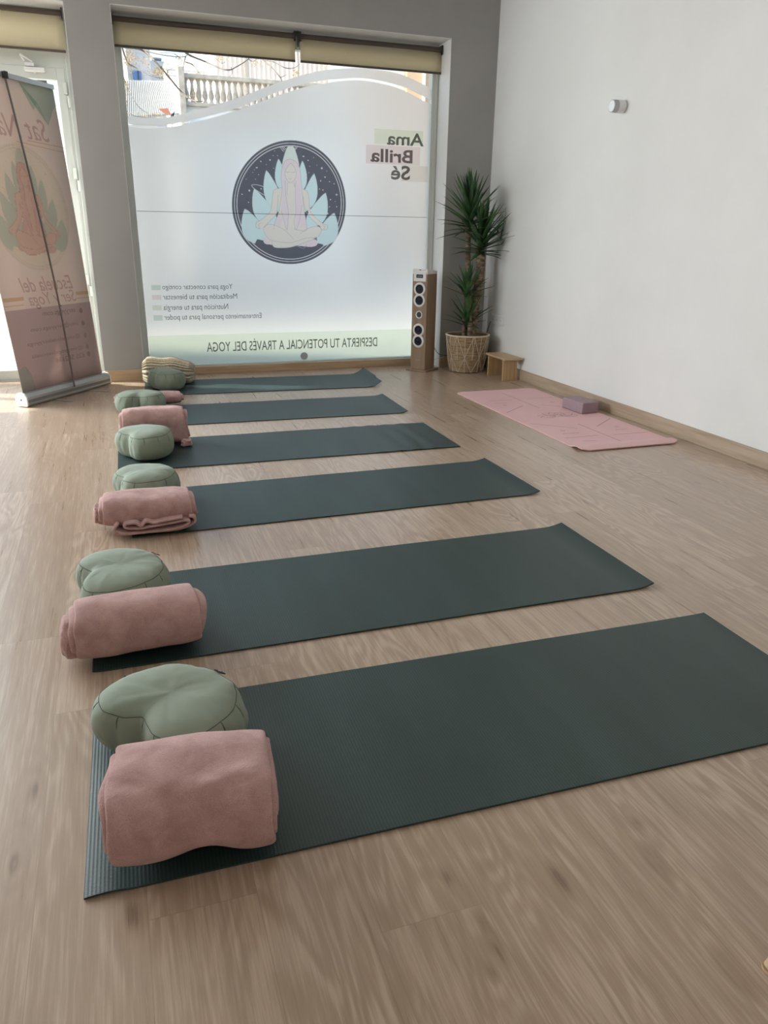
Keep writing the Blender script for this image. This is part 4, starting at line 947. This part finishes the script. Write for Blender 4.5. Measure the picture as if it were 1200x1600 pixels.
# ------------------------------------------------------------------ sockets, wall spotlight
t = thing('wall_socket', 'white triple wall socket plate low on the right wall behind the yucca', 'socket', (XR, 6.14, .443))
b = BM(); box(b, -.008, -.0005, -.118, .118, -.042, .042); pl = obj('plate', b, M['white_plastic'], t, bev=.003)
for k in (-1, 0, 1):
    b = BM(); mt = Matrix.Translation((-.008, k * .072, 0)) @ Matrix.Rotation(-PI / 2, 4, 'Y'); lathe(b, [(.024, 0), (.024, .002), (.020, .002), (.019, -.004 + .0045), (.001, .0006)], 28, mt, False); rr = obj('outlet', b, M['white_plastic'], pl, smooth=False)
    b = BM()
    for s in (-1, 1): cyl(b, (-.009, k * .072 + s * .009, 0), (-1, 0, 0), .0028, .0012, 10)
    obj('pin_hole', b, M['black'], rr)
t = thing('wall_spotlight', 'small white cylindrical spotlight high on the right wall', 'lamp', (XR, 4.60, 1.915))
b = BM(); cyl(b, (-.0005, 0, 0), (-1, 0, 0), .034, .008, 28); obj('wall_plate', b, M['alu'], t)
b = BM(); cyl(b, (-.0085, 0, 0), (-1, 0, 0), .037, .050, 32); obj('lamp_body', b, M['white_plastic'], t, bev=.002)
b = BM()
for k in range(3): cyl(b, (-.0585 - k * .009, 0, 0), (-1, 0, 0), .037, .0055, 32)
cyl(b, (-.0585, 0, 0), (-1, 0, 0), .034, .030, 32); obj('cooling_rings', b, M['alu'], t)
b = BM(); cyl(b, (-.0885, 0, 0), (-1, 0, 0), .037, .003, 32); obj('lens_rim', b, M['alu'], t)
b = BM(); cyl(b, (-.0915, 0, 0), (-1, 0, 0), .032, .003, 32); obj('lens', b, mat('bright_lens', (.92, .93, .95), .12), t, bev=.001)

# ------------------------------------------------------------------ roll-up banner
def banner():
    A = Vector((-.655, 5.600, 0)); B_ = Vector((-.112, 6.332, 0)); mid = (A + B_) / 2; e = (B_ - A).normalized(); rz = math.atan2(e.y, e.x)
    t = thing('roll_up_banner', 'roll-up banner with lotus figure seen from behind in front of the glass door', 'banner', mid, rz)
    Lh = (B_ - A).length / 2; SH = (-.182 / 2.03)      # the panel leans sideways along its foot
    # local x along the foot, local -y towards the viewer
    b = BM(); prof = [(-.045, .012), (-.038, .0), (.038, .0), (.045, .012), (.045, .06), (.028, .084), (.006, .09), (-.006, .09), (-.028, .084), (-.045, .06)]
    vs = [[b.verts.new((x, y, z + .006)) for y, z in prof] for x in (-Lh + .012, Lh - .012)]
    for i in range(len(prof)): b.faces.new((vs[0][i], vs[1][i], vs[1][(i + 1) % len(prof)], vs[0][(i + 1) % len(prof)]))
    b.faces.new(vs[0]); b.faces.new(vs[1][::-1]); cs = obj('cassette', b, M['alu'], t, bev=.003)
    b = BM(); box(b, -Lh + .013, Lh - .013, -.0462, -.0448, .030, .050); obj('groove', b, mat('grey_groove', (.22, .22, .23), .5), cs)
    for s in (-1, 1):
        b = BM(); q = [(y * 1.08, z * 1.04) for y, z in prof]; x0, x1 = (-Lh, -Lh + .013) if s < 0 else (Lh - .013, Lh)
        vs = [[b.verts.new((x, y, z + .005)) for y, z in q] for x in (x0, x1)]
        for i in range(len(q)): b.faces.new((vs[0][i], vs[1][i], vs[1][(i + 1) % len(q)], vs[0][(i + 1) % len(q)]))
        b.faces.new(vs[0]); b.faces.new(vs[1][::-1]); ec = obj('end_cap', b, M['white_plastic'], t, bev=.003)
        b = BM(); cyl(b, (s * (Lh - .0005), 0, .05), (s, 0, 0), .006, .002, 12); obj('screw', b, M['dark_bar'], ec)
    for x in (-.18, .20):
        b = BM(); pts = [(x, .03, .007), (x + .01, -.10, .004), (x + .055, -.17, .004)]; 
        box(b, x - .012, x + .012, -.20, .20, .0015, .0055); obj('foot', b, M['alu'], t, bev=.0015)
    def pt(u, z, y=0): return Vector((u + SH * z, y, z))
    hw, z0, z1 = .425, .092, 2.03
    b = BM(); n = 20; a = []; c = []
    for i in range(n + 1):
        z = z0 + (z1 - z0) * i / n; a.append([b.verts.new(pt(u * hw, z, .002 * math.sin(z * 3 + u))) for u in (-1, -.5, 0, .5, 1)])
    for i in range(n):
        for j in range(4): b.faces.new((a[i][j], a[i][j + 1], a[i + 1][j + 1], a[i + 1][j]))
    pn = obj('printed_panel', b, M['banner_panel'], t, smooth=True); s = pn.modifiers.new('s', 'SOLIDIFY'); s.thickness = .0006
    b = BM()
    for sgn in (0,):
        vs = [[b.verts.new(pt(u, z1 + dz, y)) for y, dz in ((-.008, -.012), (.008, -.012), (.008, .016), (-.008, .016))] for u in (-hw - .004, hw + .004)]
        for i in range(4): b.faces.new((vs[0][i], vs[1][i], vs[1][(i + 1) % 4], vs[0][(i + 1) % 4]))
        b.faces.new(vs[0]); b.faces.new(vs[1][::-1])
    obj('top_rail', b, M['alu'], t)
    b = BM(); pole = [pt(.03, .06, -.050), pt(.03, .7, -.052), pt(.005, 1.4, -.04), pt(-.02, z1 - .01, -.014)]; tube(b, spline(pole, 8), .0065, 10); obj('pole', b, mat('grey_steel_pole', (.18, .17, .16), .4, metal=.4), t, smooth=True)
    b = BM(); p = pt(-.02, z1 + .0, -.012); box(b, p.x - .016, p.x + .016, p.y - .016, p.y + .006, p.z - .02, p.z + .02); obj('pole_clip', b, M['black'], t, bev=.003)
    DY = -.0045
    def lay(name, pts, m, dy=0, closed=True, k=5, cusp=False):
        q = [pt(u, z, DY - dy) for u, z in pts]; q = q if cusp else spline(q, k, True); b = BM(); f = b.faces.new([b.verts.new(p) for p in q]); bmesh.ops.triangulate(b, faces=[f], ngon_method='EAR_CLIP'); o = obj(name, b, m, pn); return o
    dm = lambda n, c, k=.06: mixmat(n, s_clear(c), s_diff(c), k)
    mauve = dm('banner_mauve', (.72, .67, .71)); lay('lower_field', [(-hw, .092), (hw, .092), (hw, .635), (-hw, .635)], mauve, 0, cusp=True)
    tan = dm('banner_tan', (.88, .76, .60)); lay('tan_line', [(-hw, .690), (-.24, .690), (-.24, .715), (-hw, .715)], tan, 0, cusp=True); lay('tan_line', [(.28, .690), (hw, .690), (hw, .715), (.28, .715)], tan, 0, cusp=True)
    lay('tan_line', [(-hw, .660), (-.25, .660), (-.25, .666), (-hw, .666)], tan, 0, cusp=True); lay('tan_line', [(.28, .665), (hw, .665), (hw, .671), (.28, .671)], tan, 0, cusp=True)
    lay('tan_line', [(.08, 1.675), (hw, 1.665), (hw, 1.671), (.08, 1.681)], tan, 0, cusp=True); lay('tan_line', [(-.02, 1.66), (hw, 1.635), (hw, 1.640), (-.02, 1.666)], tan, 0, cusp=True)
    sage = dm('banner_sage', (.70, .84, .80)); pal = dm('banner_pale', (.56, .53, .48)); skin = dm('banner_skin', (.50, .42, .39)); pk = dm('banner_rose', (.47, .37, .36)); ln = dm('banner_line', (.30, .26, .25)); txt = dm('banner_text', (.78, .66, .68))
    lay('corner_leaf', [(.10, 2.015), (.14, 1.97), (.17, 1.90), (.19, 1.865), (.22, 1.90), (.24, 1.915), (.27, 1.87), (.31, 1.79), (.35, 1.85), (.39, 1.90), (.425, 1.92), (.425, 2.015)], sage, 0, cusp=True)
    lay('corner_leaf', [(-hw, .092), (-.30, .092), (-.31, .20), (-.36, .27), (-hw, .24)], dm('banner_sage_foot', (.80, .92, .88)), .0004, cusp=True)
    cx, cz, Rr = -.02, 1.262, .375
    draw_logo((.97, .99, .93), (.72, .84, .80), (.76, .86, .80), (.88, .76, .71), (.84, .70, .70), (.56, .49, .47), (.84, .80, .76), False)
    b = BM(); ly = b.verts.layers.float_color.new('ink'); g_ = []; sc = Rr / 487
    for r in range(0, NG, 2): g_.append([b.verts.new(pt(cx + (GX[r, c] - 607) * sc, cz - (GZ_[r, c] - 632) * sc * .97, DY - .001)) for c in range(0, NG, 2)])
    for r in range(len(g_)):
        for c in range(len(g_)): g_[r][c][ly] = (*PRT[r * 2, c * 2], 1)
    for r in range(len(g_) - 1):
        for c in range(len(g_) - 1):
            if min(INK[r * 2, c * 2], INK[r * 2 + 2, c * 2], INK[r * 2, c * 2 + 2], INK[r * 2 + 2, c * 2 + 2]) > 0: b.faces.new((g_[r][c], g_[r][c + 1], g_[r + 1][c + 1], g_[r + 1][c]))
    bmesh.ops.delete(b, geom=[v for v in b.verts if not v.link_faces], context='VERTS')
    bm_ = mixmat('banner_logo_ink', s_clear((.5, .5, .5)), s_diff((.5, .5, .5)), .06); an = bm_.node_tree.nodes.new('ShaderNodeAttribute'); an.attribute_name = 'ink'
    for n_ in bm_.node_tree.nodes:
        if n_.type in ('BSDF_DIFFUSE', 'BSDF_TRANSPARENT'): bm_.node_tree.links.new(an.outputs['Color'], n_.inputs[0])
    obj('round_logo', b, bm_, pn)
    def bt(s, u0, u1, za, zb, m=txt, bold=.01, shear=.35, dy=.004):
        text_mesh('banner_lettering', s, m, pn, lambda u, v: pt(u0 + (u1 - u0) * u, za + (zb - za) * v, DY - dy), bold, True, shear=shear)
    bt('Sat Nam', -.30, .29, 1.685, 1.815, bold=0); bt('Escuela del', -.26, .26, .740, .835, bold=.008); bt('Ser y Yoga', -.20, .27, .625, .735, bold=.006)
    tg = dm('banner_small_text', (.74, .70, .70))
    for s, u0, u1, z in (('seryyoga.com', -.10, .24, .565), ('info@seryyoga.com', -.24, .24, .475), ('@escueladelseryyoga', -.30, .24, .385), ('@seryyogalaescuela', -.28, .25, .30), ('625 582136', -.06, .25, .245)): bt(s, u0, u1, z, z + .035, tg, .01, 0)
    for z in (.58, .49, .40, .315, .262):
        b = BM(); q = [pt(.30 + .018 * math.cos(2 * PI * k / 20), z + .018 * math.sin(2 * PI * k / 20), DY - .003) for k in range(20)]; b.faces.new([b.verts.new(p) for p in q]); obj('contact_icon', b, tg, pn)
banner()

# ------------------------------------------------------------------ stool whose leg tip shows in the lower right corner
t = thing('wooden_stool', 'wooden stool with a rounded splayed leg at the lower right edge', 'stool', (1.22, .60, 0))
b = BM(); lathe(b, [(.10, .43), (.165, .435), (.172, .45), (.165, .466), (.1, .47)], 40); obj('seat', b, M['beech'], t, smooth=True)
for k in range(4):
    q = math.radians(169 + 90 * k); d = Vector((math.cos(q), math.sin(q), 0)); b = BM(); tube(b, spline([d * .298 + Vector((0, 0, .002)), d * .290 + Vector((0, 0, .012)), d * .21 + Vector((0, 0, .2)), d * .11 + Vector((0, 0, .432))], 5), [.010] + [.0165] * 15, 18); obj('leg', b, M['beech'], t, smooth=True)

# ------------------------------------------------------------------ across the street
M['render'] = noisy('pale_render', (.62, .60, .57), (.70, .68, .64), 1.5, rough=.9, bs=.2, bscale=40)
M['render_white'] = noisy('white_render', (.80, .79, .76), (.85, .84, .82), 1.5, rough=.9, bs=.1)
M['render_grey'] = noisy('grey_blue_render', (.36, .38, .42), (.42, .44, .48), 1.2, rough=.9, bs=.1)
M['render_orange'] = noisy('apricot_render', (.62, .42, .26), (.68, .47, .30), 1.2, rough=.9, bs=.1)
M['stone'] = noisy('weathered_stone', (.36, .31, .25), (.55, .49, .42), 6, rough=.9, bs=.5, dist=.02)
M['metal_white'] = mat('white_corrugated_metal', (.62, .62, .61), .5)
M['rib_shade'] = mat('painted_rib_shade', (.16, .155, .15), .7)  # dark stripe colour on the roof ribs, stands in for groove shade
M['cladding'] = mat('beige_corrugated_cladding', (.60, .53, .48), .6)
M['asphalt'] = noisy('asphalt', (.24, .235, .22), (.29, .285, .27), 30, rough=.9, bs=.3)
M['paving'] = noisy('pale_paving', (.50, .485, .43), (.56, .54, .48), 8, rough=.85, bs=.2)
M['blue'] = mat('blue_shutter_paint', (.06, .15, .36), .5)
M['bark'] = noisy('grey_bark', (.10, .08, .07), (.18, .15, .13), 20, rough=.9, bs=.5)
M['dry_leaf'] = mixmat('dry_golden_leaf', s_diff((.36, .28, .18)), s_trans((.40, .31, .19)), .4)
M['rust'] = mat('terracotta_awning', (.55, .22, .14), .8)
b = BM(); box(b, -60, 60, 9.6, 90, -.32, -.2); struct(obj('ground', b, M['asphalt']))
b = BM(); box(b, -60, 60, YO, 9.6, -.20, -.02); struct(obj('pavement', b, M['paving']))
def bt_(name, label, cat, X0, X1, Y0, Y1, Z0, Z1, m):
    t = thing(name, label, cat, ((X0 + X1) / 2, Y0, Z0)); b = BM(); box(b, X0, X1, Y0, Y1, Z0, Z1); obj('walls', shifted(b, Vector(t.location)), m, t); return t
def X(px, py, Y): return at(px, py, Y).x
def Zc(px, py, Y): return at(px, py, Y).z
GZ = -.2
# terrace with balustrade, 20 m away
Yb = 20.0
t = thing('terrace', 'weathered stone terrace with a row of turned balusters across the street', 'balcony', (X(288, 150, Yb), Yb, GZ)); o = Vector(t.location)
zr0, zr1 = Zc(320, 163, Yb), Zc(320, 118.5, Yb); xe = X(520, 130, Yb)
b = BM(); box(b, o.x, xe + 1.5, Yb - .1, Yb + 3.5, GZ, zr0 - .08); obj('retaining_wall', shifted(b, o), M['render_white'], t)
b = BM(); box(b, o.x, xe + 1.5, Yb - .22, Yb + .12, zr0 - .08, zr0); obj('lower_rail', shifted(b, o), M['stone'], t, bev=.01)
b = BM(); box(b, o.x, xe + 1.5, Yb - .18, Yb + .10, zr1 - .09, zr1); obj('hand_rail', shifted(b, o), M['stone'], t, bev=.01)
b = BM(); xp0, xp1 = X(279, 140, Yb - .2), X(289, 140, Yb - .2); box(b, xp0, xp1, Yb - .3, Yb + .1, GZ, Zc(284, 107.5, Yb)); obj('corner_pillar', shifted(b, o), M['stone'], t, bev=.015)
bx = X(300, 140, Yb); step = X(345, 140, Yb) - X(335.4, 140, Yb); hh = zr1 - .09 - zr0
bal_me = None
for i in range(26):
    if bal_me is None:
        b = BM(); lathe(b, [(.052, 0), (.052, .06 * hh), (.03, .12 * hh), (.055, .26 * hh), (.062, .36 * hh), (.04, .55 * hh), (.024, .78 * hh), (.036, .85 * hh), (.03, .9 * hh), (.05, .94 * hh), (.05, hh)], 14); bo = obj('baluster', b, M['stone'], t, smooth=True); bal_me = bo.data
    else: bo = link('baluster', bal_me, None, t)
    bo.location = Vector((bx + (i - 1) * step, Yb - .04, zr0)) - o
# clad facade behind the balustrade
t = thing('clad_building', 'building with beige vertically ribbed cladding behind the balustrade', 'building', (X(336, 110, 24), 24, GZ)); o = Vector(t.location)
b = BM(); x0, x1 = X(336, 110, 24), X(511, 110, 24); n = int((x1 - x0) / .13)
for i in range(n):
    a0 = x0 + (x1 - x0) * i / n; w = (x1 - x0) / n; box(b, a0, a0 + w * .45, 23.97, 24.05, GZ, 9)
box(b, x0, x1, 24.0, 30, GZ, 9); obj('ribbed_wall', shifted(b, o), M['cladding'], t)
b = BM(); xs = X(381, 110, 24); box(b, xs, xs + .04, 23.9, 24, GZ, 9); obj('joint_strip', shifted(b, o), M['stone'], t)
bt_('plain_building', 'plain pale beige building right of the ribbed facade', 'building', X(511, 110, 24) + .01, X(625, 110, 24), 23.6, 30, GZ, 9, M['render'])
tO = bt_('apricot_building', 'apricot rendered building at the right end of the clear strip of glass', 'building', X(625, 110, 24) + .01, 15, 23.4, 30, GZ, 9, M['render_orange']); o = Vector(tO.location)
b = BM(); box(b, X(662, 120, 23.3), X(665, 120, 23.3), 23.28, 23.4, GZ, 9); obj('downpipe', shifted(b, o), M['render_white'], tO)
bt_('white_gable', 'bright white wall end between the sky and the ribbed facade', 'building', X(318.5, 100, 31), X(336, 100, 31) + .3, 31, 35, GZ, 9, M['render_white'])
# left: grey-blue block with shutter, small white house, chimney, low metal roof
t = bt_('grey_blue_building', 'grey-blue building with a small blue shuttered window on the far left', 'building', -9, X(235, 95, 34), 34, 42, GZ, 16, M['render_grey']); o = Vector(t.location)
b = BM(); box(b, X(208, 118, 33.95), X(221, 118, 33.95), 33.9, 34.02, Zc(213, 125, 33.95), Zc(213, 111, 33.95)); wn = obj('window_shutter', shifted(b, o), M['blue'], t, bev=.02)
b = BM(); x_ = X(216, 118, 33.9); box(b, x_ - .02, x_ + .02, 33.86, 33.91, Zc(213, 125, 33.95), Zc(213, 111, 33.95)); obj('shutter_joint', shifted(b, o), M['black'], wn)
b = BM(); box(b, X(197, 90, 33.9) - 3, X(197, 90, 33.9), 33.7, 34, GZ, 16); obj('white_pier', shifted(b, o), M['render_white'], t)
Yh = 37; t = bt_('white_house', 'small white house with a square chimney under the blue sky', 'building', X(235, 110, Yh), X(271, 110, Yh), Yh, Yh + 6, GZ, Zc(255, 96, Yh), M['render_white']); o = Vector(t.location)
b = BM(); box(b, X(241, 92, Yh), X(251, 92, Yh), Yh + .3, Yh + 1.2, Zc(246, 98, Yh), Zc(246, 91, Yh)); box(b, X(239, 90, Yh), X(253, 90, Yh), Yh + .2, Yh + 1.3, Zc(246, 91, Yh), Zc(246, 88.5, Yh)); obj('chimney', shifted(b, o), M['render_grey'], t)
bt_('low_parapet', 'low pale parapet beyond the terrace pillar', 'wall', X(262, 120, 27.5), X(300, 120, 27.5), 27.5, 29, GZ, Zc(300, 116, 30), M['render_white'])
t = thing('shed', 'shed with a sloping white corrugated metal roof', 'shed', (X(194, 150, 18), 16, GZ)); o = Vector(t.location)
b = BM(); pA, pB = at(183, 186, 15), at(281, 180, 15); pC, pD = at(268, 129, 18.5), at(186, 127, 18.5); nn = 60; rows = []
for i in range(nn * 2 + 1):
    u = i / (nn * 2); q = .035 * (1 if i % 2 else 0); rows.append((b.verts.new(pA.lerp(pB, u) + Vector((0, 0, q))), b.verts.new(pD.lerp(pC, u) + Vector((0, 0, q)))))
for r0, r1 in zip(rows, rows[1:]): b.faces.new((r0[0], r1[0], r1[1], r0[1]))
rf = obj('corrugated_roof', shifted(b, o), M['metal_white'], t); rf.data.materials.append(M['rib_shade']); s = rf.modifiers.new('s', 'SOLIDIFY'); s.thickness = .02
for k_, p_ in enumerate(rf.data.polygons): p_.material_index = 1 if k_ % 4 == 3 else 0
b = BM(); box(b, pA.x + .1, pB.x - .1, 15.15, 18.3, GZ, min(pA.z, pB.z) - .06); obj('walls', shifted(b, o), M['render'], t)
b = BM(); q = [at(x, y, 14.6) for x, y in ((249, 170), (262, 169), (268, 180), (260, 178))]; prism(b, q, (0, .25, .03)); obj('awning_cloth', shifted(b, o), M['rust'], t)
b = BM(); q = [at(x, y, 14.55) for x, y in ((268, 179), (273, 174), (272, 181))]; prism(b, q, (0, .2, 0)); obj('bracket', shifted(b, o), M['black'], t)
# roof pergola bars in front of the far parapet
t = thing('roof_railing', 'thin dark metal railing beyond the terrace pillar', 'railing', (X(262, 112, 26.4), 26.4, GZ)); o = Vector(t.location)
b = BM()
for yy in (109, 118): tube(b, [at(258, yy - 1, 26.4), at(320, yy + 3, 26.4)], .035, 6)
for xx in (262, 276, 292, 306, 318): tube(b, [at(xx, 109 + (xx - 262) * .05, 26.4), Vector((X(xx, 122, 26.4), 26.4, GZ))], .03, 6)
obj('bars', shifted(b, o), M['render_grey'], t)
# bare tree with a few golden leaves near the window
def tree():
    t = thing('street_tree', 'almost bare tree with thin twigs and golden dry leaves outside the window', 'tree', (-.6, 12.0, GZ)); o = Vector(t.location); Yt = 12.0
    b = BM(); tube(b, spline([o + Vector((0, 0, 0)), o + Vector((.1, .1, 1.6)), o + Vector((.0, 0, 3.2)), o + Vector((.3, 0, 4.6))], 6), [.13] * 6 + [.10] * 6 + [.07] * 7, 10); obj('trunk', shifted(b, o), M['bark'], t, smooth=True)
    br = [([(150, 60), (190, 72), (222, 78), (250, 104), (282, 142), (302, 157), (318, 158)], .016), ([(222, 78), (255, 86), (290, 88), (296, 70)], .008), ([(290, 88), (286, 106)], .007), ([(270, 60), (291, 83), (320, 96), (353, 109), (370, 104), (390, 90), (400, 70)], .012), ([(290, 97), (302, 102), (315, 118), (330, 130)], .007),
          ([(400, 70), (411, 93), (425, 106), (438, 121), (441, 129)], .010), ([(411, 93), (428, 97), (446, 106), (460, 106), (468, 100)], .007), ([(438, 121), (448, 117)], .004), ([(190, 72), (200, 98), (213, 106), (235, 118), (262, 124)], .009), ([(186, 100), (200, 140), (215, 165), (232, 178)], .006), ([(388, 92), (395, 96), (402, 92)], .005), ([(192, 172), (214, 182), (236, 184)], .005), ([(250, 82), (272, 84), (284, 98), (262, 110)], .005), ([(361, 105), (363, 114), (358, 120)], .004), ([(336, 90), (346, 99), (352, 96)], .004)]
    b = BM(); random.seed(3)
    for l, r in br:
        pts = spline([at(x, y, Yt + .5 * math.sin(x * .07 + y * .05)) for x, y in l], 6); n = len(pts); tube(b, pts, [r * (1.25 - .9 * i / n) for i in range(n)], 6)
    tube(b, spline([o + Vector((.3, 0, 4.6)), at(150, 60, Yt), at(150, 20, Yt), at(270, 60, Yt)], 6), .03, 6); tube(b, spline([at(270, 60, Yt), at(340, 40, Yt), at(400, 70, Yt)], 6), .02, 6)
    obj('branches', shifted(b, o), M['bark'], t, smooth=True)
    b = BM()
    for cx, cy, sx, sy, n in ((250, 112, 12, 10, 200), (202, 92, 9, 14, 160), (225, 95, 10, 12, 60), (280, 90, 10, 6, 50), (195, 140, 5, 22, 90), (345, 92, 8, 5, 40), (398, 98, 12, 5, 50), (463, 114, 5, 6, 45), (240, 180, 26, 4, 60), (300, 150, 12, 8, 40)):
        for _ in range(n):
            p = at(random.gauss(cx, sx * .6), random.gauss(cy, sy * .6), Yt + random.gauss(0, .35)); d1 = Vector((random.uniform(-1, 1), random.uniform(-1, 1), random.uniform(-1, 1))).normalized(); d2 = d1.orthogonal().normalized(); s = random.uniform(.010, .020)
            b.faces.new([b.verts.new(p + q) for q in (d1 * s, d2 * s * .55, -d1 * s, -d2 * s * .55)])
    lo = obj('dry_leaves', shifted(b, o), M['dry_leaf'], t); lo['kind'] = 'stuff'
tree()
